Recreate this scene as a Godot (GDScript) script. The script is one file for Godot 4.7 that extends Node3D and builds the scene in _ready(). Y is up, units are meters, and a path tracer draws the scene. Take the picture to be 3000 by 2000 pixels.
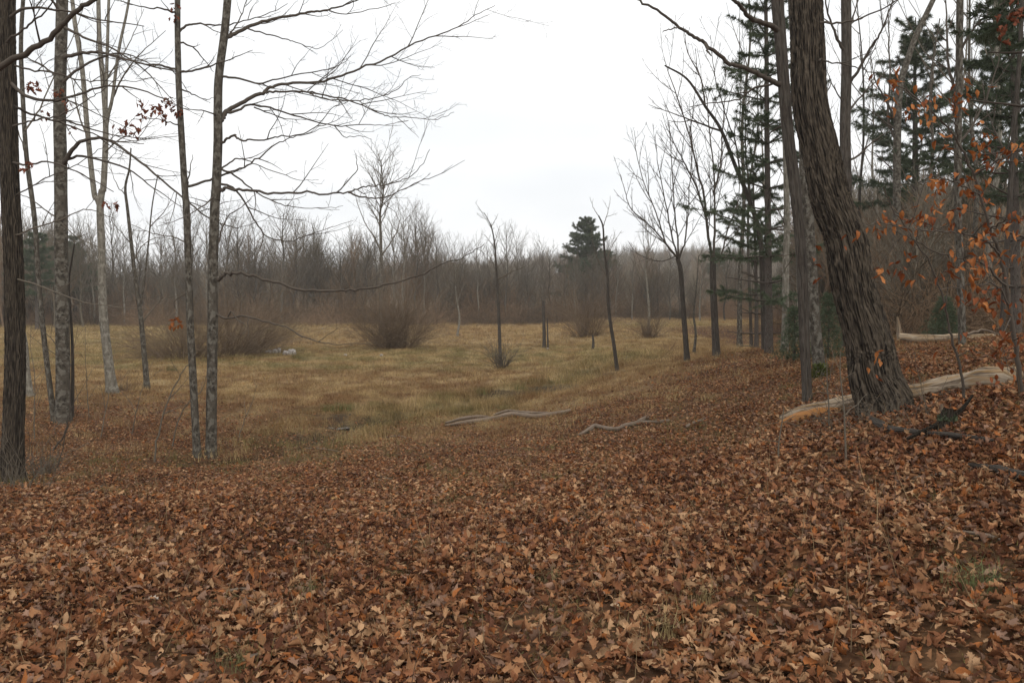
extends Node3D
# A leaf-strewn wood edge looking out over a wet winter field towards bare woods. Units are metres; the eye stands at the origin, 1.6 m up; d is the distance ahead (-z).

var rng := RandomNumberGenerator.new()
var noise := FastNoiseLite.new()
var mats := {}
var leaf_meshes := []
var oak_leaf: Array = []
var beech_leaf: Array = []
var ground_node: MeshInstance3D
var stream: Array = [Vector2(-9.00, 12.50), Vector2(-6.00, 14.20), Vector2(-3.90, 15.90), Vector2(-3.80, 17.60), Vector2(-2.40, 20.00), Vector2(-0.60, 22.80), Vector2(1.00, 24.60), Vector2(3.30, 29.50), Vector2(5.50, 36.00)]
var tuft_spots: Array = [Vector3(2.270, 0.192, -3.950), Vector3(-1.304, -0.255, -5.100), Vector3(-0.695, -0.323, -6.300), Vector3(0.228, -0.158, -5.050), Vector3(0.723, -0.036, -3.900), Vector3(1.003, -0.010, -4.300), Vector3(-1.342, -0.168, -3.850)]
var pools: Array = [Vector3(-4.085, -1.245, -17.100), Vector3(-4.013, -1.162, -18.500), Vector3(-0.329, -1.183, -23.850), Vector3(2.936, -0.670, -24.950)]
var mud: Array = [[Vector3(-4.123, -1.117, -19.300), 0.55], [Vector3(-4.050, -1.253, -16.950), 0.6], [Vector3(-4.002, -1.168, -18.450), 0.5], [Vector3(-0.328, -1.208, -23.750), 0.85], [Vector3(0.634, -1.096, -24.400), 0.8], [Vector3(1.239, -0.944, -23.600), 0.7], [Vector3(-0.336, -1.100, -24.350), 0.5], [Vector3(3.171, -0.650, -25.350), 0.6], [Vector3(4.660, -0.019, -18.950), 0.7]]


func _ready() -> void:
	# --- camera, sky, light, exposure ---
	var cam := Camera3D.new()
	cam.name = "camera"
	cam.fov = 45.0
	cam.near = 0.05
	cam.far = 2000.0
	cam.position = Vector3(0, 1.6, 0)
	cam.rotation_degrees = Vector3(-2.84, 0, 0)
	add_child(cam)
	cam.current = true
	var env := Environment.new()
	env.background_mode = Environment.BG_SKY
	env.tonemap_mode = Environment.TONE_MAPPER_LINEAR
	env.tonemap_exposure = 1.32
	env.sdfgi_enabled = true
	env.ssao_enabled = true
	env.ssil_enabled = true
	env.fog_enabled = true
	env.fog_density = 0.0006
	env.fog_light_color = Color(0.91, 0.90, 0.89)
	var sm := PanoramaSkyMaterial.new()
	sm.panorama = ImageTexture.create_from_image(overcast())
	sm.energy_multiplier = 1.0
	var sky := Sky.new()
	sky.sky_material = sm
	env.sky = sky
	var we := WorldEnvironment.new()
	we.name = "air"
	we.environment = env
	add_child(we)
	var sun := DirectionalLight3D.new()
	sun.name = "veiled_sun"
	sun.light_energy = 0.3
	sun.light_color = Color(1.0, 0.97, 0.92)
	sun.light_angular_distance = 30.0
	sun.shadow_enabled = true
	sun.rotation_degrees = Vector3(-48, 20, 0)
	add_child(sun)

	rng.seed = 20
	noise.seed = 7
	noise.frequency = 1.0
	noise.fractal_octaves = 3
	make_materials()
	make_leaves()
	build_ground()
	build_water()
	build_far_woods()
	build_field_trees()
	build_left_trees()
	build_right_trees()
	build_shrubs()
	build_fallen_wood()
	build_beech()
	build_litter()
	build_grass()
	build_small_things()


# ---------------------------------------------------------------- terrain

func ss(a: float, b: float, x: float) -> float:
	var t := clampf((x - a) / (b - a), 0.0, 1.0)
	return t * t * (3.0 - 2.0 * t)


func stream_gap(x: float, d: float) -> float:
	var m := 99.0
	if d < 8.0 or d > 42.0 or absf(x) > 16.0:
		return m
	var p := Vector2(x, d)
	for i in stream.size() - 1:
		var a: Vector2 = stream[i]
		var b: Vector2 = stream[i + 1]
		m = minf(m, p.distance_to(Geometry2D.get_closest_point_to_segment(p, a, b)))
	return m


func gh(x: float, d: float) -> float:
	var h := -1.12 * ss(0, 17, d)
	h += 2.0 * ss(-1, 9, x) * ss(-1, 7, d) * (1.0 - 0.3 * ss(12, 30, d)) * (1.0 - 0.75 * ss(18, 45, d))
	h += 1.2 * ss(9, 30, x) * ss(4, 14, d) * (1.0 - 0.8 * ss(40, 90, d))
	h -= 0.22 * (1.0 - ss(-5, -2, x)) * ss(9, 12, d) * (1.0 - ss(14, 20, d))
	h += 0.035 * sin(1.3 * x + 0.7 * d) * sin(0.9 * d - 0.4 * x) + 0.02 * sin(2.9 * x - 1.7 * d + 1.0)
	h += 0.12 * sin(0.11 * x + 0.5) * sin(0.13 * d) * ss(25, 45, d)
	var g := stream_gap(x, d)
	if g < 3.0:
		h -= 0.2 * exp(-(g / 0.5) * (g / 0.5)) * (0.55 + 0.45 * sin(1.1 * x + 0.9 * d))
	if d > 14.0 and d < 28.0 and absf(x) < 6.0:
		for p in pools:
			var q := Vector2(x - p.x, d + p.z).length_squared()
			h -= 0.13 * exp(-q / 0.10)
	h += (3.0 + 15.0 * ss(-130, 70, x)) * ss(150, 430, d)
	return h


func on_ground(x: float, z: float, lift := 0.0) -> Vector3:
	return Vector3(x, gh(x, -z) + lift, z)


func muddy(x: float, d: float) -> float:
	# bare wet soil beside the stream
	var m := 0.0
	if d > 12.0 and d < 40.0 and absf(x) < 12.0:
		for s in mud:
			var q: float = Vector2((x - s[0].x) * 0.8, d + s[0].z).length() / s[1] + 0.7 * noise.get_noise_2d(x * 2.0, d * 2.0)
			m = maxf(m, 1.0 - ss(0.6, 1.1, q))
	return m


func leafy(x: float, d: float) -> float:
	# how much of the ground is under fallen leaves: 1 in the wood, 0 out in the field
	var b: float
	if x < -9.0:
		b = 23.0
	elif x < -4.0:
		b = remap(x, -9, -4, 23.0, 16.3)
	elif x < 1.0:
		b = remap(x, -4, 1, 16.3, 18.6)
	elif x < 6.0:
		b = remap(x, 1, 6, 18.6, 24.0)
	elif x < 12.0:
		b = remap(x, 6, 12, 24.0, 36.0)
	else:
		b = 70.0
	b += 2.2 * noise.get_noise_2d(x * 0.25, d * 0.25)
	return 1.0 - ss(b - 4.0, b + 4.5, d)


func field_color(x: float, d: float) -> Color:
	var n1 := noise.get_noise_2d(x * 0.12, d * 0.09 + 40.0)
	var n2 := noise.get_noise_2d(x * 0.5 + 90.0, d * 0.35)
	var n3 := noise.get_noise_2d(x * 1.1 + 30.0, d * 0.8 + 7.0)
	var tan_grass := Color(0.295, 0.192, 0.088)
	var rust := Color(0.215, 0.118, 0.055)
	var green := Color(0.190, 0.166, 0.068)
	var straw := Color(0.46, 0.335, 0.170)
	var c := tan_grass.lerp(rust, clampf(0.85 + 1.2 * n1 + 1.6 * n3 - ss(27, 36, d) * 0.6, 0.0, 1.0))
	var band := ss(30, 36, d + 4.0 * n1) * (1.0 - ss(44, 54, d + 5.0 * n2)) * (1.0 - ss(3, 9, x))
	band = maxf(band, ss(66, 72, d) * (1.0 - ss(86, 96, d)) * ss(8, 11, x) * (1.0 - ss(18, 24, x)))
	band = maxf(band, 0.8 * ss(30, 45, d) * (1.0 - ss(-22, -14, x)))
	c = c.lerp(green, clampf(band * (0.5 + 1.6 * n2), 0.0, 0.8))
	var g := stream_gap(x, d)
	c = c.lerp(green * 0.85, clampf((1.0 - ss(0.5, 2.3, g + 1.5 * n2)) * (0.65 + 1.2 * n3), 0.0, 0.9))
	c = c.lerp(straw, clampf(0.25 * ss(32, 60, d) + 2.0 * noise.get_noise_2d(x * 0.7, d * 0.5 + 11.0), 0.0, 0.7))
	c.a = 1.0
	return c


func ground_color(x: float, d: float) -> Color:
	var l := leafy(x, d)
	var c := field_color(x, d) * 0.8
	var soil := Color(0.095, 0.048, 0.026).lerp(Color(0.14, 0.075, 0.040), clampf(0.5 + noise.get_noise_2d(x * 1.1, d * 1.1), 0.0, 1.0))
	c = c.lerp(soil, l)
	if d > 88.0:
		c = c.lerp(Color(0.17, 0.122, 0.090), ss(92, 106, d) * (1.0 - 0.45 * ss(150, 220, d)))
	var g := stream_gap(x, d)
	c = c.lerp(Color(0.045, 0.031, 0.021), muddy(x, d) * 0.85)
	c = c.lerp(Color(0.030, 0.021, 0.014), (1.0 - ss(0.15, 0.6, g)) * (0.55 + 0.45 * sin(1.1 * x + 0.9 * d)))
	c.a = 1.0
	return c


func build_ground() -> void:
	var xs := PackedFloat32Array()
	var ds := PackedFloat32Array()
	var x := 0.0
	var step := 0.22
	var half := []
	while x < 520.0:
		half.append(x)
		step = 0.22 if x < 13.0 else step * 1.11
		x += step
	for i in range(half.size() - 1, 0, -1):
		xs.append(-half[i])
	for q in half:
		xs.append(q)
	var d := -14.0
	while d < 640.0:
		ds.append(d)
		d += 0.8 if d < 1.0 else (0.22 if d < 31.0 else minf(0.5 + (d - 31.0) * 0.05, 9.0))
	var mb := MB.new()
	for dd in ds:
		for xx in xs:
			mb.v.append(Vector3(xx, gh(xx, dd), -dd))
			mb.uv.append(Vector2(xx, dd) * 0.4)
			mb.c.append(ground_color(xx, dd))
	mb.grid(ds.size(), xs.size())
	ground_node = put(mb, "ground", mats.ground, self)
	ground_node.set_meta("kind", "structure")
	ground_node.set_meta("label", "leaf covered ground sloping down to the tan winter field and far hill")


func build_water() -> void:
	# puddles stand where the bed of the little stream is deepest
	for s in [[pools[0], 0.5, 0.4, 0.5, "shallow puddle in the stream bed nearest the leaf slope"], [pools[1], 0.5, 0.4, 1.2, "small puddle under the muddy stream bank"], [pools[2], 0.55, 0.4, 0.35, "long thin puddle of the stream behind the bent branch"], [pools[3], 0.5, 0.4, 0.5, "dark puddle at the foot of the crooked tree"]]:
		var mb := MB.new()
		var c: Vector3 = s[0]
		var low := gh(c.x, -c.z) + 0.05
		for i in 5:
			for j in 25:
				var a := TAU * j / 24.0
				var k := (i / 4.0) * (1.0 + 0.5 * noise.get_noise_2d(cos(a) * 1.5 + c.x, sin(a) * 1.5))
				var q: Vector2 = Vector2(cos(a) * s[1] * k, -sin(a) * s[2] * k).rotated(s[3])
				mb.v.append(Vector3(c.x + q.x, low, c.z - q.y))
				mb.uv.append(q)
				mb.c.append(Color.WHITE)
		mb.grid(5, 25)
		for i in mb.n.size():
			mb.n[i] = Vector3.UP
		var w := put(mb, "puddle_water", mats.water, self)
		w.set_meta("kind", "structure")
		w.set_meta("label", s[4])


# ---------------------------------------------------------------- materials

func overcast() -> Image:
	# an even layer of high cloud: near white, with faint wide streaks of blue grey
	var im := Image.create(512, 256, false, Image.FORMAT_RGBF)
	var n := FastNoiseLite.new()
	n.seed = 3
	n.frequency = 1.0
	n.fractal_octaves = 4
	for j in 256:
		var e := (0.5 - (j + 0.5) / 256.0) * PI
		for i in 512:
			var a := i / 512.0 * TAU
			var p := Vector3(cos(a) * cos(e), sin(e), sin(a) * cos(e))
			var s := n.get_noise_3d(p.x * 2.2, p.y * 9.0, p.z * 2.2)
			var t := clampf(0.30 + 1.0 * s, 0.0, 1.0)
			var c := Color(0.90, 0.905, 0.91).lerp(Color(0.725, 0.75, 0.775), t)
			im.set_pixel(i, j, c)
	return im


func plain(c: Color, rough := 0.9) -> StandardMaterial3D:
	var m := StandardMaterial3D.new()
	m.albedo_color = c.linear_to_srgb()
	m.roughness = rough
	m.metallic_specular = 0.3
	return m


func bark(low: Color, high: Color, patch: Color, fu: float, fv: float, ridged: float, patchy: float, relief: float, s: int) -> StandardMaterial3D:
	# u goes once round the trunk, v repeats every 2 m (mirrored)
	var w := 256
	var h := 256
	var im := Image.create(w, h, false, Image.FORMAT_RGB8)
	var hm := Image.create(w, h, false, Image.FORMAT_RGB8)
	var n := FastNoiseLite.new()
	n.seed = s
	n.frequency = 1.0
	n.fractal_octaves = 3
	for j in h:
		var v := absf(2.0 * (j + 0.5) / h - 1.0) * fv
		for i in w:
			var a := TAU * i / w
			var x := cos(a) * fu
			var y := sin(a) * fu
			var r := n.get_noise_3d(x, y, v)
			var ridge := clampf(1.0 - 2.4 * absf(r), 0.0, 1.0)
			var t := lerpf(clampf(0.5 + 1.1 * r, 0.0, 1.0), ridge, ridged)
			var g := n.get_noise_3d(x * 5.0, y * 5.0, v * 6.0)
			var c := low.lerp(high, clampf(t + 0.35 * g, 0.0, 1.0))
			var q := n.get_noise_3d(x * 0.8 + 9.0, y * 0.8, v * 1.5 + 5.0 / fv) + 0.5 * n.get_noise_3d(x * 2.6, y * 2.6 + 4.0, v * 4.4)
			c = c.lerp(patch, clampf((q - 0.02) * 3.5, 0.0, 1.0) * patchy)
			im.set_pixel(i, j, c.linear_to_srgb())
			hm.set_pixel(i, j, Color(t, t, t))
	var m := StandardMaterial3D.new()
	m.albedo_texture = ImageTexture.create_from_image(im)
	m.roughness = 0.95
	m.metallic_specular = 0.25
	m.uv1_scale = Vector3(1.0, 0.5, 1.0)
	m.heightmap_enabled = true
	m.heightmap_texture = ImageTexture.create_from_image(hm)
	m.heightmap_scale = relief
	return m


func make_materials() -> void:
	var g := StandardMaterial3D.new()
	g.vertex_color_use_as_albedo = true
	g.roughness = 1.0
	g.metallic_specular = 0.2
	var n := FastNoiseLite.new()
	n.seed = 11
	n.frequency = 0.05
	n.fractal_octaves = 5
	var im := Image.create(512, 512, false, Image.FORMAT_RGB8)
	var t0 := n.get_seamless_image(512, 512)
	for j in 512:
		for i in 512:
			var q := clampf(0.25 + 1.1 * t0.get_pixel(i, j).r, 0.2, 1.0)
			im.set_pixel(i, j, Color(q, q, q).linear_to_srgb())
	g.albedo_texture = ImageTexture.create_from_image(im)
	g.heightmap_enabled = true
	g.heightmap_texture = ImageTexture.create_from_image(im)
	g.heightmap_scale = 3.0
	mats.ground = g
	var w := plain(Color(0.03, 0.026, 0.02), 0.06)
	w.metallic_specular = 0.6
	mats.water = w
	mats.furrowed = bark(Color(0.008, 0.006, 0.005), Color(0.115, 0.092, 0.068), Color(0.05, 0.038, 0.028), 7.0, 2.2, 0.9, 0.25, 3.0, 1)
	mats.dark_bark = bark(Color(0.030, 0.025, 0.021), Color(0.095, 0.078, 0.064), Color(0.15, 0.14, 0.12), 3.5, 2.2, 0.5, 0.35, 1.2, 2)
	mats.grey_bark = bark(Color(0.040, 0.034, 0.027), Color(0.105, 0.090, 0.071), Color(0.20, 0.185, 0.155), 1.2, 6.0, 0.15, 0.6, 0.6, 3)
	mats.pale_bark = bark(Color(0.11, 0.098, 0.078), Color(0.22, 0.198, 0.162), Color(0.32, 0.300, 0.250), 1.2, 5.0, 0.2, 0.6, 0.4, 4)
	mats.pine_bark = bark(Color(0.045, 0.036, 0.031), Color(0.13, 0.105, 0.088), Color(0.15, 0.15, 0.125), 2.4, 7.0, 0.5, 0.35, 1.0, 5)
	mats.dead_wood = bark(Color(0.09, 0.065, 0.048), Color(0.30, 0.225, 0.165), Color(0.14, 0.12, 0.10), 3.0, 1.2, 0.4, 0.5, 0.8, 6)
	mats.bare_log = bark(Color(0.10, 0.072, 0.050), Color(0.50, 0.40, 0.29), Color(0.33, 0.20, 0.085), 2.6, 1.6, 0.45, 0.6, 1.0, 8)
	mats.limb = plain(Color(0.085, 0.069, 0.055))
	mats.twig = plain(Color(0.130, 0.108, 0.082))
	mats.brush = plain(Color(0.165, 0.118, 0.078))
	mats.tinted_brush = plain(Color.WHITE)
	mats.tinted_brush.vertex_color_use_as_albedo = true
	mats.red_brush = plain(Color(0.19, 0.118, 0.074))
	mats.hill_tree = plain(Color.WHITE)
	mats.hill_tree.vertex_color_use_as_albedo = true
	mats.needle = plain(Color(0.082, 0.102, 0.058), 0.7)
	mats.broken_wood = plain(Color(0.36, 0.16, 0.05), 0.8)
	mats.moss = plain(Color(0.07, 0.085, 0.02), 1.0)
	mats.stone = bark(Color(0.12, 0.10, 0.09), Color(0.42, 0.39, 0.365), Color(0.62, 0.60, 0.57), 2.0, 3.0, 0.2, 0.5, 1.0, 9)
	var li := Image.create(64, 128, false, Image.FORMAT_RGB8)
	for j in 128:
		for i in 64:
			var u := absf(i - 31.5) / 32.0
			var v := j / 128.0
			var vein := maxf(1.0 - u * 14.0, 0.8 - 9.0 * absf(fposmod((v - 0.55 * u) * 8.0, 1.0) - 0.5) * 2.0 * 0.4)
			var q := 0.80 + 0.3 * n.get_noise_2d(i * 3.0, j * 3.0) + 0.26 * clampf(vein, 0.0, 1.0)
			q = clampf(q, 0.3, 1.0)
			li.set_pixel(i, j, Color(q, q, q).linear_to_srgb())
	var lm := StandardMaterial3D.new()
	lm.vertex_color_use_as_albedo = true
	lm.albedo_texture = ImageTexture.create_from_image(li)
	lm.roughness = 0.8
	lm.metallic_specular = 0.2
	mats.litter = lm
	mats.leaves = []
	for c in [Color(0.255, 0.108, 0.050), Color(0.385, 0.190, 0.088), Color(0.50, 0.30, 0.16), Color(0.300, 0.178, 0.118), Color(0.115, 0.048, 0.026), Color(0.33, 0.145, 0.065)]:
		var m := plain(c, 0.8)
		m.albedo_texture = lm.albedo_texture
		mats.leaves.append(m)
	mats.hanging = []
	for c in [Color(0.34, 0.115, 0.030), Color(0.46, 0.18, 0.055), Color(0.24, 0.070, 0.022)]:
		var m := plain(c, 0.6)
		m.albedo_texture = lm.albedo_texture
		m.backlight_enabled = true
		m.backlight = Color(0.5, 0.35, 0.2)
		mats.hanging.append(m)
	var dead := plain(Color(0.20, 0.062, 0.030), 0.7)
	dead.albedo_texture = lm.albedo_texture
	mats.dead_leaf = dead
	var gm := StandardMaterial3D.new()
	gm.vertex_color_use_as_albedo = true
	gm.roughness = 0.9
	gm.metallic_specular = 0.2
	mats.grass = gm


# ---------------------------------------------------------------- meshes

class MB:
	var v := PackedVector3Array()
	var n := PackedVector3Array()
	var uv := PackedVector2Array()
	var c := PackedColorArray()
	var ix := PackedInt32Array()

	func grid(rows: int, cols: int) -> void:
		# faces and smooth normals over a grid of points laid row by row
		n.resize(v.size())
		for r in rows:
			for q in cols:
				var k := r * cols + q
				var a := v[k + 1] if q < cols - 1 else v[k]
				var b := v[k - 1] if q > 0 else v[k]
				var e := v[k + cols] if r < rows - 1 else v[k]
				var f := v[k - cols] if r > 0 else v[k]
				n[k] = (a - b).cross(e - f).normalized()
				if r < rows - 1 and q < cols - 1:
					ix.append_array([k, k + cols, k + 1, k + 1, k + cols, k + cols + 1])

	func tube(p: PackedVector3Array, r: PackedFloat32Array, sides: int, v0 := 0.0) -> void:
		var first := v.size()
		var count := p.size()
		var t := (p[1] - p[0]).normalized()
		var u := t.cross(Vector3.UP if absf(t.y) < 0.9 else Vector3.RIGHT).normalized()
		var along := v0
		var ring := sides + 1
		for i in count:
			var t2 := (p[mini(i + 1, count - 1)] - p[maxi(i - 1, 0)]).normalized()
			u = (u - t2 * u.dot(t2)).normalized()
			var w := t2.cross(u)
			if i > 0:
				along += p[i].distance_to(p[i - 1])
			for j in ring:
				var a := TAU * j / sides
				var o := u * cos(a) + w * sin(a)
				v.append(p[i] + o * r[i])
				n.append(o)
				uv.append(Vector2(float(j) / sides, along))
			if i > 0:
				var k := first + (i - 1) * ring
				for j in sides:
					ix.append_array([k + j, k + ring + j, k + j + 1, k + j + 1, k + ring + j, k + ring + j + 1])

	func tri(a: Vector3, b: Vector3, d: Vector3, col := Color.WHITE) -> void:
		var k := v.size()
		var m := (d - a).cross(b - a).normalized()
		v.append(a)
		v.append(b)
		v.append(d)
		for i in 3:
			n.append(m)
			c.append(col)
			uv.append(Vector2(0.5, i / 3.0))
		ix.append_array([k, k + 1, k + 2])

	func mesh() -> ArrayMesh:
		var arr := []
		arr.resize(Mesh.ARRAY_MAX)
		arr[Mesh.ARRAY_VERTEX] = v
		arr[Mesh.ARRAY_NORMAL] = n
		if uv.size() == v.size():
			arr[Mesh.ARRAY_TEX_UV] = uv
		if c.size() == v.size():
			arr[Mesh.ARRAY_COLOR] = c
		arr[Mesh.ARRAY_INDEX] = ix
		var m := ArrayMesh.new()
		m.add_surface_from_arrays(Mesh.PRIMITIVE_TRIANGLES, arr)
		return m


func put(mb: MB, called: String, m: Material, parent: Node) -> MeshInstance3D:
	var o := MeshInstance3D.new()
	o.name = called
	o.mesh = mb.mesh()
	o.material_override = m
	parent.add_child(o, true)
	return o


var taken := {}

func numbered(called: String) -> String:
	var k: int = taken.get(called, 0)
	taken[called] = k + 1
	return called if k == 0 else "%s_%03d" % [called, k]


func thing(called: String, label: String, category: String, at: Vector3, group := "") -> Node3D:
	var o := Node3D.new()
	o.name = numbered(called)
	add_child(o)
	o.position = at
	tag(o, label, category, group)
	return o


func tag(o: Node3D, label: String, category: String, group := "") -> void:
	o.set_meta("label", label)
	o.set_meta("category", category)
	if group:
		o.set_meta("group", group)


func dup(o: Node3D, called: String, label: String, category: String, at: Vector3, turn: float, size: float, group := "") -> Node3D:
	var r: Node3D = o.duplicate()
	r.name = numbered(called)
	add_child(r)
	r.position = at
	r.rotation = Vector3(0, turn, 0)
	r.scale = Vector3.ONE * size
	tag(r, label, category, group)
	return r


func scatter(called: String, m: Mesh, mat: Material, places: Array, tints: PackedColorArray, parent: Node) -> MultiMeshInstance3D:
	var mm := MultiMesh.new()
	mm.transform_format = MultiMesh.TRANSFORM_3D
	mm.use_colors = tints.size() > 0
	mm.mesh = m
	mm.instance_count = places.size()
	for i in places.size():
		mm.set_instance_transform(i, places[i])
		if tints.size() > 0:
			mm.set_instance_color(i, tints[i])
	var o := MultiMeshInstance3D.new()
	o.name = called
	o.multimesh = mm
	o.material_override = mat
	o.set_meta("kind", "stuff")
	parent.add_child(o, true)
	return o


func smooth(p: Array, per: int, off: Vector3, jitter := 0.0) -> PackedVector3Array:
	# a curve through the points, less the offset
	var q := PackedVector3Array()
	for i in p.size() - 1:
		var a: Vector3 = p[i]
		var b: Vector3 = p[i + 1]
		var pre: Vector3 = p[i - 1] if i > 0 else a * 2.0 - b
		var post: Vector3 = p[i + 2] if i + 2 < p.size() else b * 2.0 - a
		for k in per:
			var s := Vector3(rng.randfn(), rng.randfn(), rng.randfn()) * jitter if i + k > 0 else Vector3.ZERO
			q.append(a.cubic_interpolate(b, pre, post, k / float(per)) - off + s)
	q.append(p[p.size() - 1] - off)
	return q


func taper(count: int, r0: float, r1: float, power := 1.0) -> PackedFloat32Array:
	var r := PackedFloat32Array()
	for i in count:
		r.append(lerpf(r0, r1, pow(i / float(count - 1), power)))
	return r


func grow(p: Vector3, dir: Vector3, length: float, seg: int, up: float, wig: float) -> PackedVector3Array:
	var q := PackedVector3Array([p])
	var step := length / seg
	for i in seg:
		dir = (dir + Vector3(rng.randfn() * wig, rng.randfn() * wig + up, rng.randfn() * wig)).normalized()
		p += dir * step
		q.append(p)
	return q


# A level of branching: n per metre, s where on the parent it starts, a the angle, l the length in metres (rel: as a share of the parent's), t how much shorter towards the tip,
# seg segments, k sides, up / wig the bends, flat how level it spreads, r the most and re the end radius.
func lvl(n: float, s: float, a: float, l: float, t: float, seg: int, k: int, up: float, wig: float, r: float, re: float, flat := 0.0, rel := 0.0) -> Dictionary:
	return {"n": n, "s": s, "a": a, "l": l, "t": t, "seg": seg, "k": k, "up": up, "wig": wig, "r": r, "re": re, "flat": flat, "rel": rel}


func sprout(mb: MB, pts: PackedVector3Array, r0: float, r1: float, levels: Array, li: int, ends = null) -> void:
	var o: Dictionary = levels[li]
	var cum := PackedFloat32Array([0.0])
	for i in range(1, pts.size()):
		cum.append(cum[i - 1] + pts[i].distance_to(pts[i - 1]))
	var tot := cum[cum.size() - 1]
	var count := int(maxf(1.0, tot * (1.0 - o.s) * o.n + rng.randf()))
	var az := rng.randf() * TAU
	for k in count:
		var f: float = o.s + (1.0 - o.s) * (k + rng.randf()) / count
		var w := f * tot
		var i := 1
		while i < cum.size() - 1 and cum[i] < w:
			i += 1
		var p := pts[i - 1].lerp(pts[i], (w - cum[i - 1]) / maxf(cum[i] - cum[i - 1], 1e-5))
		var tg := (pts[i] - pts[i - 1]).normalized()
		az += 2.4 + rng.randf_range(-0.6, 0.6)
		var side := tg.cross(Vector3.UP if absf(tg.y) < 0.95 else Vector3.RIGHT).normalized().rotated(tg, az)
		if o.flat > 0.0:
			side.y *= 1.0 - o.flat
			side = side.normalized()
		var ang: float = deg_to_rad(o.a * rng.randf_range(0.7, 1.3))
		var dir := (tg * cos(ang) + side * sin(ang)).normalized()
		var length: float = (o.rel * tot if o.rel > 0.0 else o.l) * (1.0 - o.t * f) * rng.randf_range(0.55, 1.25)
		var r: float = minf(lerpf(r0, r1, f) * 0.7, o.r)
		var q := grow(p, dir, length, o.seg, o.up, o.wig)
		mb.tube(q, taper(q.size(), maxf(r, o.re), o.re), o.k)
		if li + 1 < levels.size():
			sprout(mb, q, r, o.re, levels, li + 1, ends)
		elif ends != null:
			ends.append(q)


func trunk_mesh(p: Array, r0: float, r1: float, sides: int, per: int, off: Vector3, flare: float, ridge := 0.0, power := 1.0) -> MB:
	# a trunk that widens into its roots, with ridges of bark where ridge > 0
	var pts := smooth(p, per, off, 0.0)
	var mb := MB.new()
	var rad := taper(pts.size(), r0, r1, power)
	mb.tube(pts, rad, sides)
	var ring := sides + 1
	for i in pts.size():
		var h := (pts[i] - pts[0]).length()
		for j in ring:
			var a := TAU * j / sides
			var k := i * ring + j
			var f := flare * exp(-h / (r0 * 2.2)) * (0.75 + 0.45 * sin(a * 4.0 + 1.0) + 0.25 * sin(a * 7.0))
			if ridge > 0.0:
				var bend := 0.25 * noise.get_noise_2d(h * 1.3, r0 * 70.0)
				var q := noise.get_noise_3d(cos(a + bend) * 9.0, sin(a + bend) * 9.0, h * 0.9 + r0 * 50.0)
				var plate := noise.get_noise_3d(cos(a) * 7.0 + 20.0, sin(a) * 7.0, h * 2.6)
				f += ridge * (clampf(1.0 - 3.0 * absf(q), 0.0, 1.0) - 0.5 + 0.4 * plate)
			f += 0.05 * noise.get_noise_3d(cos(a) * 1.2, sin(a) * 1.2, h * 1.2 + r0 * 90.0)
			mb.v[k] += mb.n[k] * rad[i] * f
	mb.ix.clear()
	mb.grid(pts.size(), ring)
	for i in pts.size():
		# the seam: same normal on both sides
		var s := (mb.n[i * ring] + mb.n[i * ring + sides]).normalized()
		mb.n[i * ring] = s
		mb.n[i * ring + sides] = s
	for k in mb.n.size():
		mb.n[k] = -mb.n[k]
	for k in range(0, mb.ix.size(), 3):
		var q := mb.ix[k]
		mb.ix[k] = mb.ix[k + 1]
		mb.ix[k + 1] = q
	return mb


func leaf_mesh(kind: String, s: int, length: float) -> ArrayMesh:
	# lies along +z, stem at the origin, curled along its length and rolled up at its edges
	var q := RandomNumberGenerator.new()
	q.seed = s
	var mb := MB.new()
	var stations := 8
	var curl := q.randf_range(-0.9, 1.6)
	var fold := q.randf_range(0.2, 1.0)
	var roll := q.randf_range(-0.6, 1.5)
	var twist := q.randf_range(-1.1, 1.1)
	var wide := 0.34 if kind == "oak" else (0.46 if kind == "maple" else (0.34 if kind == "oval" else 0.25))
	var lean_left := q.randf_range(0.75, 1.2)
	for i in stations:
		var t := i / float(stations - 1)
		var w := wide * sin(PI * pow(t, 0.75))
		if kind == "oak":
			w *= [0.3, 0.9, 0.5, 1.1, 0.58, 1.15, 0.75, 0.0][i] * q.randf_range(0.85, 1.15)
		elif kind == "maple":
			w = wide * ([0.05, 0.62, 0.45, 1.0, 0.5, 0.74, 0.30, 0.0][i]) * q.randf_range(0.85, 1.15)
		var y := curl * 0.5 * (t - 0.35) * (t - 0.35)
		var z := t * (1.0 - 0.12 * absf(curl))
		for col in 5:
			var sd := col / 2.0 - 1.0
			var e := absf(sd)
			var a := twist * (t - 0.4)
			var m := w * (lean_left if sd < 0.0 else 1.0)
			var lift := m * (fold * e + roll * e * e * 0.6) + 0.025 * q.randfn() * e
			var side := signf(sd) * m * e * (1.0 - 0.28 * absf(roll) * e * e - 0.18 * fold)
			var shift := (0.10 if kind == "maple" else 0.06) * e * (1.0 if i % 2 else 0.0)
			mb.v.append(Vector3(side * cos(a) - lift * sin(a), y + side * sin(a) + lift * cos(a), z + shift) * length)
			mb.uv.append(Vector2(0.5 + sd * 0.5, t))
			mb.c.append(Color.WHITE)
	mb.grid(stations, 5)
	return mb.mesh()


func make_leaves() -> void:
	for i in 6:
		oak_leaf.append(leaf_mesh("oak", 31 + i, 0.092))
	leaf_meshes.append_array(oak_leaf)
	for i in 4:
		leaf_meshes.append(leaf_mesh("maple" if i < 2 else "oval", 51 + i, 0.070))
	for i in 3:
		beech_leaf.append(leaf_mesh("beech", 71 + i, 0.10))
	leaf_meshes.append(beech_leaf[0])
	leaf_meshes.append(beech_leaf[1])


# ---------------------------------------------------------------- trees

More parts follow.
